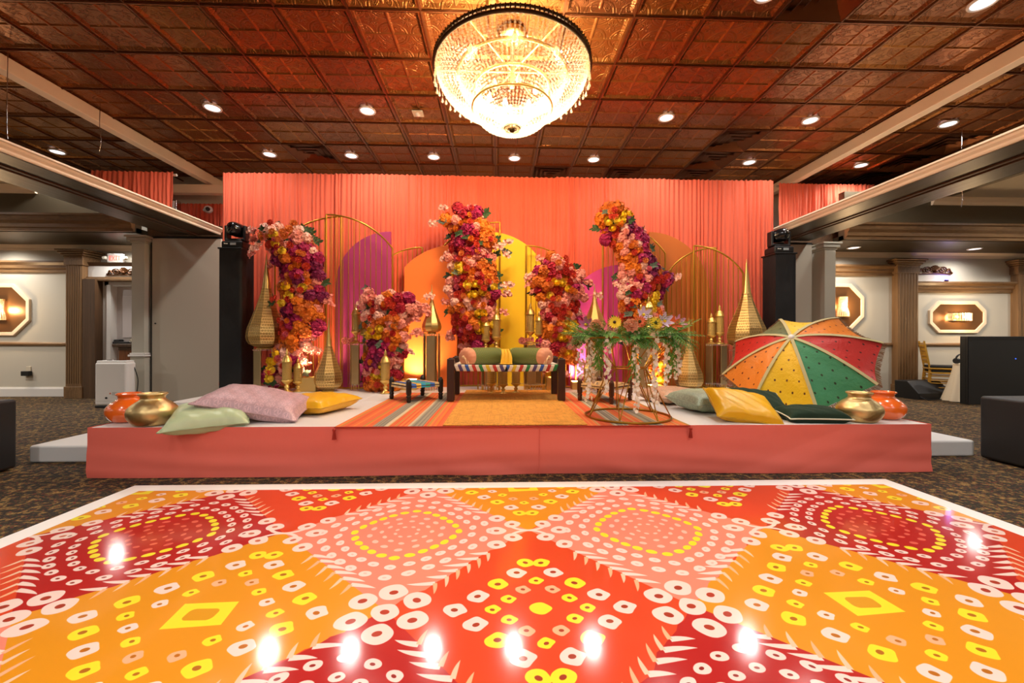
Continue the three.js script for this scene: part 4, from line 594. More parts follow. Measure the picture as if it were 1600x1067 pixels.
for (const [tall, x, y, d, l] of [
  [1, -1.806, 0.94, 5.25, 'taller brass lantern of the pair on the pedestal next to the short flower column'], [0, -1.692, 0.94, 5.22, 'shorter brass lantern of the pair on the pedestal next to the short flower column'],
  [1, -2.51, DK, 4.95, 'taller brass lantern on the deck between the totem and the gold cube'], [0, -2.44, DK, 5.07, 'shorter brass lantern on the deck touching the gold cube'], [1, -1.336, DK, 4.88, 'brass lantern on the deck right behind the small striped stool'],
  [0, -0.166, 0.87, 5.08, 'shorter brass lantern of the pair showing above the green bolster under the crimson-topped column'], [1, -0.035, 0.87, 5.12, 'taller brass lantern of the pair showing above the green bolster under the crimson-topped column'],
  [1, 0.398, 0.945, 5.22, 'taller brass lantern before the yellow panel, beside the coral-rose flower column'], [0, 0.508, 0.945, 5.2, 'shorter brass lantern before the yellow panel, touching the coral-rose flower column'],
  [0, 2.778, 0.938, 5.3, 'shorter brass lantern of the pair on the pedestal beside the umbrella'], [1, 2.888, 0.938, 5.3, 'taller brass lantern of the pair on the pedestal beside the umbrella'],
  [0, -0.09, DK, 4.86, 'brass lantern under the bench, first of three seen between its legs'], [0, 0.05, DK, 4.78, 'brass lantern under the bench, middle of three seen between its legs'], [0, 0.2, DK, 4.86, 'brass lantern under the bench, last of three seen between its legs'],
  [0, 1.06, DK, 4.9, 'brass lantern on the deck seen through the flower stand beside the second stool']]) {
  const proto = tall ? tallBrass : shortBrass; let o = proto; if (usedB.has(proto)) { o = proto.clone(); o.name = numbered('brass_lantern'); scene.add(o); } usedB.add(proto); o.position.set(x, y, -d); o.rotation.set(0, x * 3, 0); o.userData.label = l;
}
{ // taller pair behind the flower stand on a slim pedestal
  pedestal('pedestal carrying two brass lanterns behind the flower stand', 1.79, 5.0, 1.02, 0.22, 0.3);
  for (const [proto, x, d, l] of [[shortBrass, 1.735, 4.98, 'shorter brass lantern rising behind the gerberas of the flower stand'], [tallBrass, 1.835, 5.0, 'taller brass lantern rising behind the gerberas of the flower stand']]) { const o = proto.clone(); o.name = numbered('brass_lantern'); scene.add(o); o.position.set(x, 1.02, -d); o.userData.label = l; }
}
// gold cubes with an uplight on top
function uplight(x, d, w, h, aimAt, label, m = M.gold, col = WARM, k = 1) {
  const t = thing('uplight_box', label, 'uplight', [x, DK, d], 0, 'boxed uplights along the backdrop');
  const b = w - 0.012; part('box_shell', merge([rbox(w, h, 0.006, 0, h / 2, w / 2), rbox(w, h, 0.006, 0, h / 2, -w / 2), rbox(0.006, h, b, w / 2, h / 2, 0), rbox(0.006, h, b, -w / 2, h / 2, 0), rbox(b, 0.006, b, 0, 0.004, 0)]), m, t);
  part('lamp_glass', cyl(0.05, 0.05, 0.01, 0, h - 0.05, 0, 20), M.warmGlow, t); part('lamp_body', cyl(0.055, 0.055, h - 0.06, 0, (h - 0.06) / 2, 0, 20), M.black, t);
  const l = new THREE.SpotLight(col, LEVEL.uplight * k, 0, 0.95, 0.8); l.position.set(x, DK + h - 0.035, -d); l.target.position.set(...[aimAt[0], aimAt[1], -aimAt[2]]); l.castShadow = true; l.shadow.radius = 2; scene.add(l, l.target);
}
uplight(-2.325, 5.16, 0.2, 0.17, [-2.3, 1.4, 5.6], 'gold cube uplight between brass lantern and pierced floor lantern', M.gold, WARM, 0.7);
uplight(-1.14, 5.3, 0.19, 0.13, [-1.0, 1.1, 5.75], 'low gold cube uplight behind the striped stool before the bright orange panel', M.gold, WARM, 1.3);
uplight(0.68, 5.15, 0.17, 0.17, [0.85, 1.2, 5.5], 'gold cube uplight behind the bench leg under the coral-rose flower column');
uplight(1.02, 5.32, 0.16, 0.1, [1.1, 1.0, 5.75], 'low gold cube uplight at the foot of the hot pink panel', M.gold, new THREE.Color(1, 0.7, 0.5), 1.3);
uplight(1.86, 4.85, 0.17, 0.1, [2.0, 0.9, 5.3], 'low gold cube uplight behind the flower stand under the leaning flower column');
uplight(-1.62, 5.52, 0.15, 0.1, [-1.75, 1.3, 5.8], 'low gold cube uplight at the foot of the purple magenta panel', M.gold, new THREE.Color(1, 0.65, 0.55), 0.7);

// ---------- rugs, bench, stools ----------
const stripeTex = canvasTex(1024, 256, (g, w, h) => { let s = 5; const q = () => { s = (Math.imul(s, 1664525) + 1013904223) | 0; return (s >>> 8) / 16777216; }; g.fillStyle = '#dc7040'; g.fillRect(0, 0, w, h);
  const grey = (x, ww) => { for (let i = 0; i < ww; i += 4) { g.fillStyle = ['#8f8878', '#c4b496', '#7d7668', '#d2c0a0', '#a09580'][Math.floor(q() * 5)]; g.fillRect(x + i, 0, 4, h); } };
  for (let x = 0; x < w; x += 7) { g.fillStyle = ['#d9582c', '#e8803c', '#cf9c5c', '#e2672f', '#e57a2b', '#b8893a', '#dd5f35'][Math.floor(q() * 7)]; g.fillRect(x, 0, 3 + q() * 5, h); }
  for (const x of [105, 205, 800, 905]) grey(x, 42);
  for (let y = 0; y < h; y += 3) { g.fillStyle = `rgba(60,30,10,${0.06 + 0.08 * q()})`; g.fillRect(0, y, w, 1); } });
{
  const t = thing('striped_rug', 'orange and grey striped flat-weave rug laid to the front edge of the stage', 'rug', [0.115, DK, 2.985]);
  const m = mat(0xffffff, 0.92, 0, { map: stripeTex, bumpMap: rep(clothBump, 8, 5), bumpScale: 0.0015 });
  const g = surface(40, 30, (u, v) => { const z = -1.95 * (1 - v) + 0.02; return V(-1.285 + 2.57 * u, 0.005 + 0.0012 * Math.sin(u * 40) * Math.sin(v * 20), z); }); part('weave', g, Object.assign(m, two), t);
  part('fringe_edge', tube([V(-1.285, 0.002, 0.022), V(0, 0.002, 0.022), V(1.285, 0.002, 0.022)], 0.005, 60, 5), M.tassel, t);
  for (const x of [-1.283, 1.283]) { const l = [ball(0.013, 0, -0.012, 0, 8)]; for (let i = 0; i < 16; i++) { const a = i * 2.4, r = 0.012 * Math.sqrt(i / 16); l.push(rod(V(r * 0.5 * Math.cos(a), -0.015, r * 0.5 * Math.sin(a)), V(r * 1.3 * Math.cos(a), -0.08, r * 1.3 * Math.sin(a)), 0.0025, 4)); } part('tassel', merge(l).translate(x, -0.004, 0.032), M.tassel, t); }
}
single('jute_mat', (() => { const g = rbox(1.05, 0.008, 2.13, 0, 0.004, -1.065, 0.004); const p = g.attributes.position, q = g.attributes.uv; for (let i = 0; i < p.count; i++) q.setXY(i, p.getZ(i), p.getX(i)); return g; })(), M.jute, 'golden orange woven jute mat under the bench, on the striped rug', 'mat', [0.12, DK + 0.007, 2.97]);
const strapCols = ['purple', 'blue', 'red', 'green', 'yellow', 'red', 'purple', 'blue', 'yellow', 'red', 'green'], strapHex = { purple: 0x4f3f6b, blue: 0x2450a0, red: 0xb52c1e, green: 0x1f7a3a, yellow: 0xd8b41c };
const strapMat = Object.fromEntries(Object.entries(strapHex).map(([k, v]) => [k, cloth(v)]));
{
  const t = thing('charpai_bench', 'low dark wooden bench with a white woven seat and coloured straps on its front rail', 'bench', [0.075, DK + 0.014, 4.45]);
  const w = 1.2, dd = 0.6, post = 0.075;
  for (const sx of [-1, 1]) for (const sz of [-1, 1]) part('leg', merge([rbox(post, 0.425, post, sx * (w / 2 - post / 2), 0.2125, sz * (dd / 2 - post / 2), 0.008, 3), cyl(0.025, 0.02, 0.012, sx * (w / 2 - post / 2), 0.43, sz * (dd / 2 - post / 2), 10)]), M.darkWood, t);
  const y = 0.335, iw = w - 2 * post; part('rail', merge([rbox(iw + 0.06, 0.06, 0.055, 0, y, dd / 2 - 0.04), rbox(iw + 0.06, 0.06, 0.055, 0, y, -dd / 2 + 0.04), rbox(0.055, 0.06, dd - 0.1, w / 2 - 0.04, y, 0), rbox(0.055, 0.06, dd - 0.1, -w / 2 + 0.04, y, 0)]), M.darkWood, t);
  part('seat_weave', surface(24, 14, (u, v) => V(-iw / 2 + iw * u, y + 0.036 - 0.03 * Math.sin(PI * u) * Math.sin(PI * v), dd / 2 - 0.012 - (dd - 0.024) * v), [4, 2]), Object.assign(M.stripWhite, two), t);
  const n = 30, sw = iw / n; // straps wound over the front rail, every second one dyed
  for (let i = 0; i < n; i++) { const x0 = -iw / 2 + i * sw, sl = x0 < 0 ? -0.02 : 0.02, col = i % 2 ? strapMat[strapCols[(i >> 1) % 11]] : M.stripWhite, z0 = dd / 2 - 0.011, sag = 0.006 * Math.sin(PI * (i + 0.5) / n);
    const P = [[-0.1, y + 0.028], [-0.03, y + 0.035], [0, y + 0.033], [0.003, y + 0.02], [0.003, y - 0.026], [-0.004, y - 0.035], [-0.05, y - 0.033]]; part('strap', surface(1, 6, (u, v) => { const p = P[Math.round(v * 6)]; return V(x0 + u * (sw - 0.001) + sl * (p[1] > y ? 0 : -1) * (p[1] < y - 0.02 ? 1 : 0.5), p[1] - sag, z0 + p[0]); }), col, t); }
}
function bolster(s, label) {   // s = side of the peach end
  const t = thing('bolster', label, 'bolster', [0.075 + s * 0.3, 0, 0], 0, 'green bolsters on the bench');
  const R = 0.095, L = 0.46; part('cover', lathe([[R * 0.96, -L / 2], [R, -L / 2 + 0.02], [R * 1.02, 0], [R, L / 2 - 0.02], [R * 0.96, L / 2]], 32).rotateZ(-PI / 2), cloth(0xffffff, { map: rep(bolsterTex, 3, 2), bumpMap: rep(bolsterTex, 3, 2), bumpScale: 0.002 }), t);
  const end = surface(48, 10, (u, v) => { const a = u * 2 * PI, ruck = 1 + 0.035 * Math.sin(a * 14) * Math.sin(PI * v), r = R * (v < 0.35 ? 1.02 : 1.02 * Math.sqrt(Math.max(0.002, 1 - ((v - 0.35) / 0.65) ** 2.2))) * ruck; return V(s * (L / 2 + 0.085 * Math.min(1, v * 1.12)), r * Math.cos(a), r * Math.sin(a)); });
  part('gathered_end', end, cloth(0xd9936f), t); part('gathered_end', lathe([[0, 0], [R * 0.6, 0.004], [R * 0.96, 0.02]], 24).rotateZ(s * PI / 2).translate(-s * (L / 2 + 0.018), 0, 0), cloth(0xb8b23a), t);
  const c = s * (L / 2 + 0.09), cord = part('cord_tassel', merge([ball(0.018, c, 0, 0.0, 10), tube([V(c, 0, 0.01), V(c + s * 0.01, -0.03, 0.04), V(c, -0.09, 0.06)], 0.006, 14, 6), tube([V(c, 0, 0.01), V(c - s * 0.01, -0.03, 0.045), V(c - s * 0.012, -0.08, 0.065)], 0.005, 14, 6)]), cloth(0xe2b98a), t);
  const th = []; for (let i = 0; i < 18; i++) { const a = i * 2.4, r = 0.014 * Math.sqrt(i / 18); th.push(rod(V(c + r * 0.4 * Math.cos(a), -0.085, 0.062 + r * 0.4 * Math.sin(a)), V(c + r * Math.cos(a), -0.155, 0.066 + r * Math.sin(a)), 0.003, 4)); } part('tassel_threads', merge(th), M.tassel, cord);
  t.position.set(0.075 + s * 0.245, DK + 0.014 + 0.34 + R + 0.004, -4.47); t.rotation.set(0, -s * 0.92, 0); return t;
}
bolster(-1, 'green patterned bolster whose peach tied end rests by the bench post near the striped stool');
bolster(1, 'green patterned bolster whose peach tied end rests by the bench post near the flower stand');
{ const t = thing('throw_cloth', 'bright yellow tasselled cloth between the two green bolsters', 'cloth', [0.075, DK + 0.36, 4.5]); part('fabric', surface(12, 12, (u, v) => V((u - 0.5) * (0.13 - 0.05 * Math.sin(PI * v)) + 0.008 * Math.sin(v * 14), 0.01 + 0.2 * Math.sin(PI * Math.min(1, v * 1.1)) ** 0.8 * (1 - 0.2 * v) * 0.9, 0.14 - 0.26 * v + 0.012 * Math.sin(u * 18))), cloth(0xe0a818), t); const th = []; for (let i = 0; i < 12; i++) th.push(rod(V(-0.05 + i * 0.009, 0.02, 0.142), V(-0.06 + i * 0.011, 0.004, 0.175), 0.002, 4)); part('fringe', merge(th), cloth(0xe8b62c), t); }
function stool(label, x, d, turn, kind) {
  const t = thing('woven_stool', label, 'stool', [x, DK + 0.008, d], turn, 'small woven stools'), a = 0.185;
  const leg = lathe([[0, 0], [0.018, 0], [0.022, 0.01], [0.024, 0.03], [0.019, 0.04], [0.025, 0.05], [0.025, 0.062], [0.018, 0.07], [0.026, 0.08], [0.027, 0.1], [0.027, 0.17], [0.027, 0.2], [0.022, 0.214], [0.012, 0.22], [0.018, 0.228], [0, 0.234]], 14);
  const lm = kind ? M.woodLight : M.black; for (const [sx, sz] of [[1, 1], [1, -1], [-1, 1], [-1, -1]]) part('leg', leg, kind ? mat(0x5a3016, 0.35, 0, { map: rep(woodTex, 2) }) : mat(0x231711, 0.4, 0, { map: rep(woodTex, 2) }), t).position.set(sx * a, 0, sz * a);
  part('rail', merge([-1, 1].flatMap((s) => [rod(V(-a, 0.155, s * a), V(a, 0.155, s * a), 0.016, 10), rod(V(s * a, 0.155, -a), V(s * a, 0.155, a), 0.016, 10)])), M.darkWood, t);
  const cols = kind ? [0xc9a06a, 0xd0a970] : [0x2f62b4, 0xe0ac34, 0x1e90b4, 0x2fa08c, 0x2f62b4, 0xcbb07e], n = kind ? 10 : 6, w = (2 * a - 0.05) / n;
  for (let i = 0; i < n; i++) { const x0 = -a + 0.025 + i * w; part('strap', surface(1, 12, (u, v) => { const p = v * 2 - 1, z = Math.sign(p) * Math.min(a + 0.018, Math.abs(p) * (a + 0.05)), drop = Math.max(0, Math.abs(p) * (a + 0.05) - (a + 0.018)); return V(x0 + u * (w - 0.0015), 0.179 + 0.002 * Math.cos((i + v * 8) * PI) - drop * 1.3, z); }), cloth(cols[i % cols.length]), t); }
  const cream = kind ? 0xc49a60 : 0xdcc39a; for (let i = 0; i < 6; i++) { const z0 = -a + 0.025 + i * (2 * a - 0.05) / 6, ww = (2 * a - 0.05) / 6; part('strap', surface(12, 1, (v, u) => { const p = v * 2 - 1, X = Math.sign(p) * Math.min(a + 0.018, Math.abs(p) * (a + 0.05)), drop = Math.max(0, Math.abs(p) * (a + 0.05) - (a + 0.018)); return V(X, 0.173 - drop * 1.3, z0 + u * (ww - 0.0015)); }), cloth(i % 2 ? cream : kind ? cream : 0xd6b06a), t); }
}
stool('small low stool with dark turned legs and a blue, teal and yellow woven seat', -0.875, 4.37, 0.71, 0);
stool('small low stool with brown turned legs and a plain straw seat behind the flower stand', 1.1, 4.235, -0.8, 1);

// ---------- flower stand ----------
{
  const SX = 1.05, SD = 3.33, t = thing('flower_stand', 'gold wire hourglass stand with ring base at the front of the stage', 'stand', [SX, DK + 0.002, SD]), gm = mat(0xa87a2a, 0.32, 0.9);
  const R0 = 0.335, R1 = 0.15, R2 = 0.37, y1 = 0.4, y2 = 0.645; part('base_ring', ring(R0, 0.009, 0.012, 64), gm, t); part('waist_ring', ring(R1, 0.006, y1, 40), gm, t); part('top_ring', ring(R2, 0.008, y2, 64), gm, t);
  const at = (R, a, y) => V(R * Math.cos(a), y, R * Math.sin(a)); for (let i = 0; i < 7; i++) for (const s of [-1, 1]) { const a = i / 7 * 2 * PI + 0.25, b = a + s * 0.42; part('rod', merge([rod(at(R0, a, 0.012), at(R1, b, y1), 0.0045, 6), rod(at(R1, b, y1), at(R2, b + s * 0.3, y2), 0.0045, 6)]), gm, t); }
  const f = thing('floral_ring', 'wreath of green fern, gerberas and white hanging garlands on the gold wire stand', 'flower arrangement', [SX, DK + 0.65, SD]);
  const fronds = []; for (let i = 0; i < 260; i++) { const a = rnd() * 2 * PI, r = rr(0.22, 0.39), L = rr(0.12, 0.22), g = []; for (let k = 0; k < 9; k++) { const u = (k + 1) / 9; for (const s of [-1, 1]) { const q = new THREE.BufferGeometry(), w = 0.055 * (1 - u * 0.7); q.setAttribute('position', new THREE.Float32BufferAttribute([0, L * u, 0, s * w, L * u + 0.026, 0.012, s * w * 0.8, L * u + 0.006, 0.006], 3)); q.setAttribute('uv', new THREE.Float32BufferAttribute([0, 0, 1, 0, 1, 1], 2)); q.computeVertexNormals(); g.push(q); } } g.push(rod(V(0, 0, 0), V(0, L, 0), 0.0015, 4)); fronds.push(merge(g).rotateX(rr(0.9, 2.3)).rotateY(PI / 2 - a + rr(-0.7, 0.7)).translate(r * Math.cos(a), rr(0.0, 0.05), r * Math.sin(a))); }
  const greens = [mat(0x447a22, 0.7, 0, two), mat(0x5c902c, 0.7, 0, two)]; part('fern', merge(fronds.slice(0, 130)), greens[0], f); part('fern', merge(fronds.slice(130)), greens[1], f);
  const trails = []; for (const [a, L] of [[1.75, 0.34], [0.9, 0.3], [2.5, 0.25], [0.45, 0.28]]) for (let i = 0; i < 60; i++) { const u = i / 60; trails.push(petal(0.06, 0.006, 0, 0.01, 1, 2).rotateZ(rr(-1, 1) + PI).rotateY(rnd() * 6).translate(0.36 * Math.cos(a) + rr(-0.02, 0.02), 0.02 - u * L, 0.36 * Math.sin(a) + rr(-0.02, 0.02))); } part('trailing_fern', merge(trails), greens[1], f);
  const gerbera = (R) => { const l = []; for (let k = 0; k < 34; k++) { const q = petal(R * rr(0.85, 1), R * 0.13, 0, R * (k % 2 ? 0.22 : 0.12), 2, 3).rotateX(0); l.push(q.translate(0, R * 0.12, k % 2 ? 0.004 : 0).rotateZ(k / 17 * 2 * PI + (k % 2) * 0.09)); } return merge(l); };
  const gg = gerbera(0.047), eye = merge([ball(0.012, 0, 0, 0.006, 12)]), lily = (() => { const l = []; for (let k = 0; k < 6; k++) l.push(petal(0.06, 0.017, 0.008, 0.03, 2, 4).rotateZ(k / 6 * 2 * PI)); return merge(l); })();
  const cols = { y: mat(0xf2cf1c, 0.6, 0, two), o: mat(0xe8652a, 0.6, 0, two), m: mat(0xb0588a, 0.6, 0, two), l: mat(0xd9bdd2, 0.6, 0, two), p: mat(0xdf9ab8, 0.6, 0, two), h: mat(0xe7a882, 0.6, 0, two) }, dark = mat(0x3a2a10, 0.8);
  // kind, colour, x, y, z
  for (const [k, c, x, y, z] of [['lily', 'm', -0.36, 0.06, 0.12], ['gerbera', 'y', -0.2, 0.07, 0.31], ['rose', 'h', -0.1, 0.045, 0.36], ['gerbera', 'o', -0.03, 0.075, 0.33], ['lily', 'l', 0.03, 0.13, 0.24], ['gerbera', 'y', 0.075, 0.065, 0.35], ['lily', 'l', 0.15, 0.08, 0.32], ['lily', 'o', 0.23, 0.06, 0.27], ['lily', 'p', 0.35, 0.08, 0.1], ['gerbera', 'o', 0.1, 0.06, -0.3], ['rose', 'h', -0.25, 0.05, -0.2], ['lily', 'p', 0.28, 0.07, -0.15], ['rose', 'h', -0.3, 0.05, 0.2]]) {
    const g = k === 'gerbera' ? gg : k === 'rose' ? G.rose[0] : lily, p = part(k, g, cols[c], f); p.position.set(x * 1.04, y + 0.035, z * 1.08 + 0.02); p.quaternion.setFromUnitVectors(V(0, 0, 1), V(x * 0.8, 0.35, Math.max(0.3, z + 0.5)).normalize()); if (k !== 'rose') part('eye', eye, k === 'gerbera' ? dark : cols.y, p);
  }
  const gm2 = FM.white; [[2.75, 0.5], [2.25, 0.42], [1.72, 0.55], [1.35, 0.5], [1.05, 0.36], [0.5, 0.3], [0.15, 0.34], [3.4, 0.35], [-0.8, 0.4], [-2.1, 0.42]].forEach(([a, L]) => { const l = [], n = Math.round(L * 90), x = 0.385 * Math.cos(a), z = 0.385 * Math.sin(a); l.push(rod(V(x, 0.03, z), V(x, -L, z), 0.0015, 4)); for (let i = 0; i < n; i++) { const b = rnd() * 6.3, r = rr(0.006, 0.026); l.push(aim(floret(rr(0.013, 0.021), 5, 0.5).rotateZ(rnd() * 6), V(Math.cos(b), rr(-0.4, 0.4), Math.sin(b)), V(x + r * Math.cos(b), 0.03 - (L + 0.03) * (i / n), z + r * Math.sin(b)))); } part('garland', merge(l), gm2, f); });
}

// ---------- cushions ----------
function cushionGeo(w, d, h) {   // soft square with drawn-out corners, lying flat; two faces and a piped seam
  const F = (s) => surface(22, 22, (u, v) => { const a = u * 2 - 1, b = v * 2 - 1, k = 1 - 0.07 * (1 - Math.abs(a) ** 2.5) * Math.abs(b) ** 3, m = 1 - 0.07 * (1 - Math.abs(b) ** 2.5) * Math.abs(a) ** 3, e = Math.max(0, (1 - a ** 4) * (1 - b ** 4)) ** 0.5; return V(a * w / 2 * m, s * (h / 2) * e * (1 + 0.05 * Math.sin(a * 5 + b * 3)) + 0.004 * Math.sin(a * 13 + b * 9) * e, -b * s * d / 2 * k); }, [w, d]);
  const edge = []; for (let e = 0; e < 4; e++) for (let i = 0; i < 12; i++) { const a = i / 12 * 2 - 1, k = 1 - 0.07 * (1 - Math.abs(a) ** 2.5), q = [[a, -k], [k, a], [-a, k], [-k, -a]][e]; edge.push(V(q[0] * w / 2, 0, q[1] * d / 2)); }
  return [merge([F(1), F(-1)]), tube(edge, 0.0055, 120, 6, true)];
}
function cushion(label, [x, y, d], [w, dd, h], rot, m, pm) {
  const t = thing('cushion', label, 'cushion', [x, y, d]); t.rotation.set(rot[0], rot[1], rot[2], 'YXZ'); const [a, b] = cushionGeo(w, dd, h); part('cover', a, m, t); part('piping', b, pm ?? m, t); return t;
}
const silk = (c, more = {}) => mat(c, 0.36, 0, { bumpMap: rep(creaseBump, 1.2), bumpScale: 0.008, sheen: 0.5, sheenRoughness: 0.3, sheenColor: new THREE.Color(0.5, 0.5, 0.5), ...more });
const brocade = (c) => silk(c, { map: rep(damask, 3.6), roughness: 0.34, metalness: 0.12, bumpMap: rep(damask, 3.6), bumpScale: 0.0012 });
cushion('pale green silk cushion hanging over the front edge of the stage beside the gold pot', [-2.13, DK + 0.065, 3.12], [0.52, 0.46, 0.15], [0.24, 0.42, 0.05], silk(0xb4c49c));
cushion('large pale pink brocade cushion leaning on the green silk cushion', [-1.9, DK + 0.125, 3.33], [0.74, 0.52, 0.17], [0.14, 0.1, -0.2], brocade(0xe4bcc4));
cushion('glossy golden yellow cushion beside the large pink brocade cushion', [-1.63, DK + 0.072, 3.68], [0.62, 0.5, 0.15], [0.04, -0.35, 0.03], silk(0xe5ac0c));
cushion('peach brocade cushion lying behind the mint one by the flower stand', [1.75, DK + 0.075, 4.15], [0.5, 0.48, 0.15], [0, 0.3, 0], brocade(0xe8bc9c));
cushion('mint green brocade cushion lying beside the flower stand', [1.86, DK + 0.09, 3.66], [0.52, 0.44, 0.17], [0.06, 0.25, -0.02], brocade(0xbdd0b2));
cushion('glossy golden yellow cushion leaning before the umbrella at the stage front', [1.94, DK + 0.1, 3.22], [0.5, 0.42, 0.15], [0.42, -0.2, -0.16], silk(0xe5ac0c));
const cordM = mat(0xd8d2b8, 0.6);
cushion('dark green velvet cushion with white cord piping in front of the umbrella', [2.44, DK + 0.05, 3.14], [0.46, 0.26, 0.12], [0.12, -0.1, 0.0], cloth(0x0c2a16, { roughness: 0.9 }), cordM);
cushion('dark green velvet cushion with white cord mostly hidden behind the yellow cushion', [2.2, DK + 0.11, 3.42], [0.42, 0.34, 0.11], [0.45, -0.2, -0.12], cloth(0x0c2a16, { roughness: 0.9 }), cordM);

// ---------- pots ----------
function pot(label, x, d, s, m) {
  const t = thing('metal_pot', label, 'pot', [x, DK, d]), P = new THREE.SplineCurve([[0.0, 0], [0.115, 0.001], [0.158, 0.024], [0.188, 0.062], [0.196, 0.098], [0.186, 0.13], [0.15, 0.164], [0.11, 0.188], [0.094, 0.203], [0.094, 0.218], [0.104, 0.232]].map((q) => new THREE.Vector2(...q))).getPoints(40).map((q) => [Math.max(0, q.x), Math.max(0, q.y)]);
  part('body', lathe(P.map(([a, b]) => [a * s * 0.83, b * s]), 48), m, t);
  part('rim', lathe([[0.104, 0.231], [0.113, 0.236], [0.113, 0.245], [0.104, 0.248], [0.094, 0.24], [0.086, 0.215], [0.09, 0.196], [0.11, 0.176], [0.14, 0.15]].map(([a, b]) => [a * s * 0.83, b * s]), 48), Object.assign(m, two), t);
}
const potGold = mat(0xdabf86, 0.4, 1, { bumpMap: rep(creaseBump, 3, 1), bumpScale: 0.002 }), potOrange = mat(0xec6a1a, 0.22, 0, { clearcoat: 1, clearcoatRoughness: 0.08 });
pot('glossy orange metal pot behind the gold pot at the white machine end of the stage', -2.83, 3.24, 0.87, potOrange); pot('brushed gold metal pot in front of the orange pot beside the pale green cushion', -2.54, 3.1, 0.94, potGold);
pot('brushed gold metal pot beside the dark green velvet cushion and umbrella', 2.81, 3.12, 0.92, potGold); pot('glossy orange metal pot at the stage corner near the black speaker', 3.12, 3.24, 0.88, potOrange);

// ---------- umbrella ----------
{
  const Ct = V(2.878, 0.795, -3.891), ax = V(-0.51, 0.727, 0.46).normalize(), R = 0.657, hgt = 0.296, t = thing('umbrella', 'large open umbrella with orange, yellow, red and green mirror-work panels and gold braid', 'umbrella', [Ct.x, DK, -Ct.z]);
  const z0 = V(0, 0, -1), u = new THREE.Vector3().crossVectors(V(ax.x, ax.y, -ax.z), V(0, 0, 1)).normalize(), v = new THREE.Vector3().crossVectors(V(ax.x, ax.y, -ax.z), u);
  const rim = (k) => { const a = -0.9586 + k * PI / 4; const p = u.clone().multiplyScalar(Math.cos(a)).add(v.clone().multiplyScalar(Math.sin(a))); return V(p.x, p.y, -p.z).multiplyScalar(R); };
  const off = V(0, Ct.y - DK, 0), hub = ax.clone().multiplyScalar(hgt), bow = (k, r) => rim(k).multiplyScalar(r).add(hub.clone().multiplyScalar(1 - r ** 1.75)).add(off);
  const hex = [0xe7bb17, 0xd97a1d, 0xb8231a, 0x38875a, 0xe7bb17, 0xe08226, 0xbb251c, 0x5a6a44];
  for (let k = 0; k < 8; k++) {
    const A = (r) => bow(k, r), B = (r) => bow(k + 1, r), g = surface(14, 18, (x, y) => { const r = 0.02 + 0.98 * y, p = A(r).lerp(B(r), x), sag = 0.1 * r * r * Math.sin(PI * x); return p.add(rim(k).add(rim(k + 1)).normalize().multiplyScalar(-sag * 0.35)).add(ax.clone().multiplyScalar(-sag * 0.35 + 0.004 * Math.sin(x * 9 + y * 14 + k * 2))); });
    { const q = g.attributes.uv; for (let i = 0; i < q.count; i++) { const x = q.getX(i), y = q.getY(i); q.setXY(i, (x - 0.5) * y * 1.35 + k * 0.37, y * 1.7); } }
    part('canopy_panel', g, mat(hex[k], 0.5, 0, { map: dotTex, bumpMap: rep(creaseBump, 2), bumpScale: 0.003, sheen: 0.3, sheenRoughness: 0.4, ...two }), t);
    const tr = []; for (let i = 0; i < 14; i++) { const r0 = 0.03 + 0.97 * i / 14, r1 = 0.03 + 0.97 * (i + 1) / 14; const a = bow(k, r0), b = bow(k, r1); const g2 = box(0.026, a.distanceTo(b) + 0.004, 0.006); const yv = b.clone().sub(a).normalize(), zv = ax.clone().sub(yv.clone().multiplyScalar(ax.dot(yv))).normalize(), xv = new THREE.Vector3().crossVectors(yv, zv); g2.applyMatrix4(new THREE.Matrix4().makeBasis(xv, yv, zv)).translate((a.x + b.x) / 2, (a.y + b.y) / 2, (a.z + b.z) / 2).translate(ax.x * 0.006, ax.y * 0.006, ax.z * 0.006); tr.push(g2); } part('seam_braid', merge(tr), mat(0xb4aa7c, 0.65, 0.1), t);
    const rb = part('rib', rod(bow(k, 0.04).addScaledVector(ax, -0.012), bow(k, 0.99).addScaledVector(ax, -0.012), 0.004, 5), M.chrome, t);
    const fr = []; for (let i = 0; i < 80; i++) { const x = (i + rnd()) / 80, sag = 0.1 * Math.sin(PI * x), p = bow(k, 1).lerp(bow(k + 1, 1), x).add(rim(k).add(rim(k + 1)).normalize().multiplyScalar(-sag * 0.35)).addScaledVector(ax, -sag * 0.35), o = rim(k).lerp(rim(k + 1), x).normalize(); fr.push(rod(p, p.clone().addScaledVector(o, 0.034).addScaledVector(ax, -0.024).add(V(rr(-0.006, 0.006), rr(0, 0.006), rr(-0.006, 0.006))), 0.0024, 4)); } const fp = part('fringe', merge(fr), mat(0x7d5a3c, 0.8), t); fp.userData.kind = 'stuff';
  }
  part('hub_cap', merge([ball(0.028, 0, 0, 0, 14)]).translate(hub.x + off.x, hub.y + off.y + 0.004, hub.z + off.z), M.white, t);
  part('pole', rod(hub.clone().add(off), hub.clone().add(off).addScaledVector(ax, -0.62), 0.01, 10), M.darkWood, t);
}

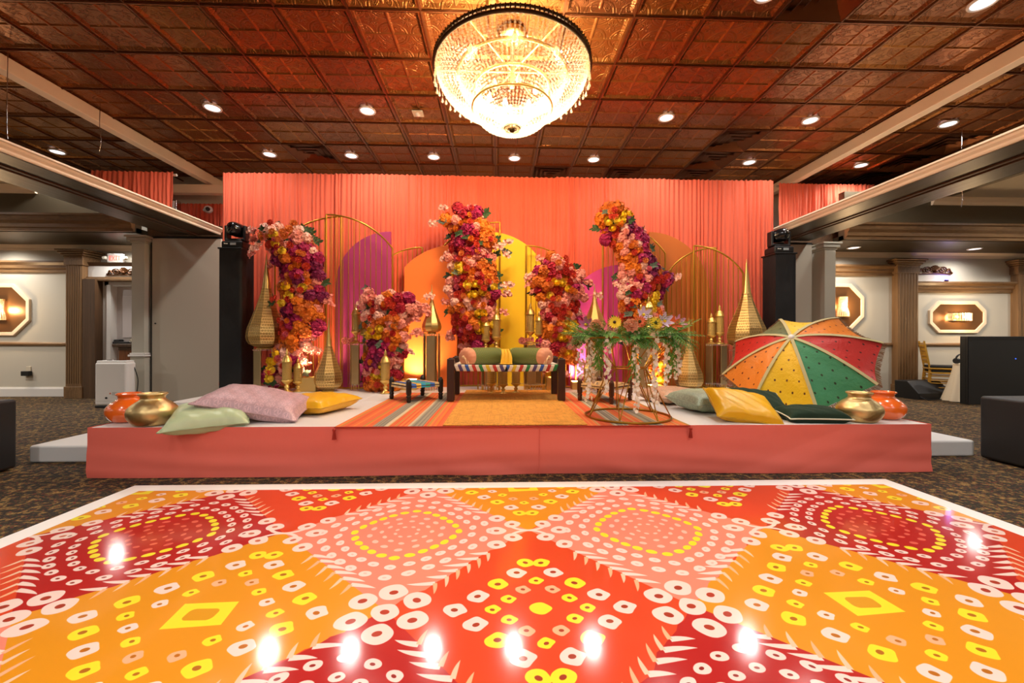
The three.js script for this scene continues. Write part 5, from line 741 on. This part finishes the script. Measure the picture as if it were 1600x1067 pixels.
// ---------- black totems with moving heads ----------
function totem(label, x, turn, headTurn, hl) {
  const t = thing('black_totem', label, 'totem', [x, 0.137, 5.33], turn), w = 0.265;
  part('fabric_cover', surface(32, 24, (u, v) => { const a = u * 4, k = Math.floor(a) % 4, f = a - Math.floor(a), c = [[-1, 1], [1, 1], [1, -1], [-1, -1]], A = c[k], B = c[(k + 1) % 4], n = 0.006 * Math.sin(v * 19 + u * 7) * Math.sin(PI * f), s = 1 - 0.03 * Math.sin(PI * v) * Math.sin(PI * f); return V((A[0] + (B[0] - A[0]) * f) * w / 2 * s + n, v * 1.97, (A[1] + (B[1] - A[1]) * f) * w / 2 * s + n); }), Object.assign(M.blackCloth, two), t);
  part('top_plate', rbox(w + 0.03, 0.02, w + 0.03, 0, 1.98, 0), M.black, t); part('base_plate', rbox(w + 0.02, 0.02, w + 0.02, 0, 0.01, 0), M.black, t);
  const h = thing('moving_head_light', hl, 'stage light', [x, 2.127, 5.33], turn, 'moving head lights');
  part('base_box', merge([rbox(0.26, 0.09, 0.22, 0, 0.045, 0, 0.02), rbox(0.2, 0.03, 0.18, 0, 0.1, 0, 0.012)]), M.black, h); part('display', rbox(0.07, 0.03, 0.004, 0.02, 0.05, 0.112), mat(0x9aa4a8, 0.3), h); part('badge', merge([rbox(0.012, 0.014, 0.003, -0.085, 0.055, 0.1115), rbox(0.03, 0.01, 0.003, -0.06, 0.053, 0.1115)]), M.white, h);
  const yk = part('yoke', merge([rbox(0.035, 0.2, 0.1, -0.115, 0.2, 0, 0.015), rbox(0.035, 0.2, 0.1, 0.115, 0.2, 0, 0.015), rbox(0.25, 0.03, 0.11, 0, 0.12, 0, 0.012)]), M.black, h);
  const head = part('head', lathe([[0, -0.11], [0.06, -0.105], [0.085, -0.07], [0.09, 0], [0.088, 0.06], [0.075, 0.09], [0.065, 0.1], [0, 0.09]], 26).rotateX(PI / 2), M.blackGloss, h); head.position.set(0, 0.25, 0); head.rotation.set(-0.15, headTurn, 0); part('lens', new THREE.SphereGeometry(0.068, 20, 10, 0, 2 * PI, 0, 1.1).rotateX(PI / 2).translate(0, 0, 0.052), M.lens, head);
}
totem('tall black fabric-covered totem beside the white partition panel and cushions', -3.33, 0, -0.5, 'black moving head stage light on the totem beside the white partition panel');
totem('tall black fabric-covered totem behind the umbrella', 3.70, 0, 0.8, 'black moving head stage light on the totem behind the umbrella');

// ---------- side room furniture ----------
{ const t = thing('air_cooler', 'white portable floor machine with warning sticker beside the pale column', 'machine', [-5.6, 0, 6.1], 0.02);
  part('casing', rbox(0.44, 0.63, 0.18, 0, 0.345, -0.09, 0.035, 4), M.white, t); part('top_panel', rbox(0.41, 0.03, 0.15, 0, 0.665, -0.09, 0.014), M.white, t); part('control_dial', cyl(0.05, 0.045, 0.012, -0.06, 0.684, -0.09, 20), M.chrome, t); part('control_display', rbox(0.12, 0.004, 0.05, 0.08, 0.682, -0.09), M.lens, t);
  part('base_skirt', rbox(0.43, 0.03, 0.17, 0, 0.016, -0.09), M.black, t); part('seam', box(0.43, 0.004, 0.002, 0, 0.1, 0.0), M.columnGrey, t);
  const st = canvasTex(128, 64, (g) => { g.fillStyle = '#e8e4de'; g.fillRect(0, 0, 128, 64); g.fillStyle = '#c8502a'; g.beginPath(); g.moveTo(18, 6); g.lineTo(34, 32); g.lineTo(2, 32); g.fill(); g.fillStyle = '#8a8682'; for (let i = 0; i < 5; i++) g.fillRect(42, 6 + i * 9, 70 - (i % 2) * 18, 4); });
  part('warning_sticker', new THREE.PlaneGeometry(0.13, 0.065).translate(0.05, 0.2, 0.0015), mat(0xffffff, 0.5, 0, { map: st }), t); part('drain_plug', cyl(0.014, 0.014, 0.008, 0, 0, 0, 12).rotateX(PI / 2).translate(-0.05, 0.145, 0.003), M.black, t);
  part('power_cord', tube([V(0.21, 0.6, -0.14), V(0.26, 0.4, -0.15), V(0.25, 0.1, -0.14), V(0.3, 0.01, -0.12)], 0.006, 20, 6), M.black, t); }
{ const t = thing('lectern', 'wooden lectern with a dark curved top behind the white machine', 'lectern', [-5.93, 0, 6.95]);
  part('cabinet', rbox(0.4, 0.86, 0.3, 0.02, 0.43, 0, 0.01), mat(0x8a5228, 0.4, 0, { map: woodTex }), t); part('top', extrude([[-0.22, 0], [0.24, 0], [0.24, 0.26], [0.16, 0.34], [-0.05, 0.36], [-0.18, 0.3]], 0.05, 0.01).rotateX(-PI / 2).translate(0, 0.87, 0.2), M.brownDark, t); part('edge_band', rbox(0.41, 0.05, 0.31, 0.02, 0.84, 0), M.brownDark, t); }
single('white_flower_bunch', hydrangea(0.07, 40).scale(1.5, 0.8, 1), FM.white, 'small bunch of cream flowers lying on the dark lectern top', 'flowers', [-5.86, 0.975, 6.85]);
function chiavari(label, x, y, d, turn) {
  const t = thing('gilt_chair', label, 'chair', [x, y, d], turn, 'stacked gilt bamboo chairs'), gm = mat(0xc99a3c, 0.35, 0.4), a = 0.19, L = [];
  for (const s of [-1, 1]) { part('leg', rod(V(s * a, 0, 0.19), V(s * a * 0.95, 0.44, 0.18), 0.014, 8), gm, t); part('leg', merge([rod(V(s * a, 0, -0.21), V(s * a * 0.95, 0.44, -0.18), 0.014, 8), rod(V(s * a * 0.95, 0.44, -0.18), V(s * a * 0.88, 0.92, -0.25), 0.013, 8)]), gm, t); }
  part('seat_frame', rbox(0.42, 0.03, 0.4, 0, 0.44, 0, 0.012), gm, t); part('cushion', rbox(0.4, 0.045, 0.38, 0, 0.475, 0.005, 0.02, 3), M.blackCloth, t);
  const st = []; for (const y2 of [0.15, 0.27]) for (const s of [-1, 1]) { st.push(rod(V(-a, y2, s * 0.19), V(a, y2, s * 0.19), 0.009, 6)); st.push(rod(V(s * a, y2 + 0.04, -0.19), V(s * a, y2 + 0.04, 0.19), 0.009, 6)); } part('stretcher', merge(st), gm, t);
  for (let i = 0; i < 6; i++) part('spindle', rod(V(-0.14 + i * 0.056, 0.6, -0.2), V(-0.13 + i * 0.052, 0.86, -0.243), 0.007, 6), gm, t); const rl = []; for (const [y2, z] of [[0.6, -0.2], [0.66, -0.212], [0.82, -0.238], [0.88, -0.247]]) rl.push(rod(V(-0.175, y2, z), V(0.175, y2, z), 0.01, 6)); part('back_rail', merge(rl), gm, t);
  return t;
}
chiavari('lower gilt bamboo chair of the stack behind the floor monitor, black cushion', 7.75, 0, 6.95, 0.95); chiavari('upper gilt bamboo chair of the stack behind the floor monitor, seat pad on top', 7.74, 0.075, 6.96, 0.95);
{ const t = thing('monitor_speaker', 'black wedge floor monitor speaker at the foot of the stacked gilt chairs', 'speaker', [7.38, 0, 6.95], 0.1);
  part('cabinet', extrude([[-0.17, 0], [0.2, 0], [0.2, 0.1], [0.02, 0.29], [-0.17, 0.29]], 0.66, 0.012).rotateY(-PI / 2).translate(0.33, 0, 0), M.blackBox, t); part('grille', rbox(0.6, 0.006, 0.24, 0, 0, 0, 0.003).rotateX(0.81).translate(0, 0.2, 0.115), M.grille, t); part('handle', rbox(0.14, 0.03, 0.004, 0, 0.24, -0.172), M.grille, t); part('cable', tube([V(-0.3, 0.05, 0.2), V(-0.25, 0.01, 0.28), V(-0.1, 0.012, 0.3), V(0.1, 0.012, 0.27)], 0.008, 20, 5), M.black, t); }
{ const t = thing('cocktail_table', 'small table under a cream draped cloth beside the black booth', 'table', [7.64, 0, 6.5]); const n = 11;
  part('tablecloth', surface(60, 10, (u, v) => { const a = u * 2 * PI, r = 0.14 + (0.13 + 0.025 * Math.sin(a * n)) * (1 - v) ** 1.3; return V(r * Math.cos(a), 0.01 + v * 0.6, r * Math.sin(a)); }), Object.assign(mat(0xe6dac2, 0.7), two), t); part('table_top', cyl(0.145, 0.145, 0.02, 0, 0.61, 0, 30), mat(0xe6dac2, 0.7), t); part('ribbon', tube([V(-0.11, 0.61, 0.09), V(-0.14, 0.5, 0.1), V(-0.16, 0.34, 0.11)], 0.012, 12, 6), M.black, t); }
{ const t = thing('headphones', 'black headphones resting on the cream draped table', 'headphones', [7.56, 0.622, 6.5]); part('band', new THREE.TorusGeometry(0.08, 0.012, 8, 24, PI).translate(0, 0.07, 0), M.black, t); for (const s of [-1, 1]) part('ear_pad', cyl(0.045, 0.045, 0.035, 0, 0, 0, 18).rotateZ(PI / 2).translate(s * 0.07, 0.046, 0), M.blackBox, t); }
{ const t = thing('dj_booth', 'tall plain black booth front with a tiny blue light', 'booth', [8.08, 0, 6.1], 0); part('front_panel', rbox(1.78, 1.03, 0.03, 0, 0.53, 0, 0.006), M.black, t); for (const s of [-1, 1]) part('side_panel', rbox(0.03, 1.03, 0.08, s * 0.875, 0.53, -0.055), M.black, t); part('top_shelf', rbox(1.78, 0.02, 0.11, 0, 1.055, -0.04), M.black, t); part('edge_trim', merge([box(0.012, 1.03, 0.012, -0.875, 0.53, 0.018), box(1.76, 0.012, 0.012, 0, 1.038, 0.018)]), M.blackBox, t); part('indicator_lamp', ball(0.008, -0.13, 0.72, 0.018, 8), mat(0x3060ff, 0.3, 0, { emissive: 0x3a70ff, emissiveIntensity: 3 }), t); }
function subBox(label, x, d, w, h, dp, turn) { const t = thing('subwoofer', label, 'speaker', [x, 0, d], turn); part('cabinet', rbox(w, h, dp, 0, h / 2 + 0.01, -dp / 2, 0.025, 3), M.blackBox, t); part('grille', rbox(w - 0.06, h - 0.06, 0.006, 0, h / 2 + 0.01, 0.002, 0.002), M.grille, t); part('foot', merge([-1, 1].flatMap((s) => [cyl(0.03, 0.03, 0.012, s * (w / 2 - 0.08), 0.006, -0.06, 12), cyl(0.03, 0.03, 0.012, s * (w / 2 - 0.08), 0.006, -dp + 0.06, 12)])), M.black, t); }
subBox('black speaker cabinet on the carpet at the photo edge by the white machine side', -3.98, 2.6, 0.7, 0.52, 0.62, 0.0);
subBox('black speaker cabinet on the carpet past the white step on the booth side', 4.47, 2.72, 0.9, 0.515, 0.6, 0.0);
single('cable', tube([V(4.14, 0.01, -3.9), V(4.3, 0.012, -4.2), V(4.5, 0.01, -4.6), V(4.55, 0.01, -5.2)], 0.006, 30, 5), M.black, 'thin black cable on the carpet behind the speaker past the white step', 'cable');
single('cable', tube([V(-3.6, 0.01, -4.1), V(-3.75, 0.01, -4.5), V(-3.9, 0.01, -5.0)], 0.005, 20, 5), M.black, 'thin black cable on the carpet beside the white step near the machine', 'cable');
for (const [x, y, d, l] of [[-1.9, 0.965, 5.32, 'few pink carnations beside the brass lantern pair next to the short flower column'], [0.34, 0.97, 5.24, 'few pink carnations at the pedestal plate before the yellow panel']]) { const t = thing('carnation_posy', l, 'flowers', [x, y, d]); for (const [a, b, c] of [[0, 0, 0], [0.06, 0.02, 0.03], [-0.05, 0.01, 0.04]]) { const p = part('carnation', pick(G.rose), FM.pink, t); p.position.set(a, b, c); p.scale.setScalar(0.9); } }
{ const t = thing('led_puck', 'violet wall light glowing under the carved scroll on the brown ledge', 'light', [8.25, 2.09, 7.33]); part('housing', cyl(0.03, 0.03, 0.03, 0, 0.015, 0, 14), M.black, t); part('lamp_glass', cyl(0.025, 0.025, 0.006, 0, 0.033, 0, 14), mat(0x8060ff, 0.3, 0, { emissive: 0x6a50ff, emissiveIntensity: 2 }), t); const l = new THREE.PointLight(new THREE.Color(0.4, 0.28, 1), 0.25); l.position.set(8.25, 2.16, -7.28); l.castShadow = true; scene.add(l); }

renderer.render(scene, camera);
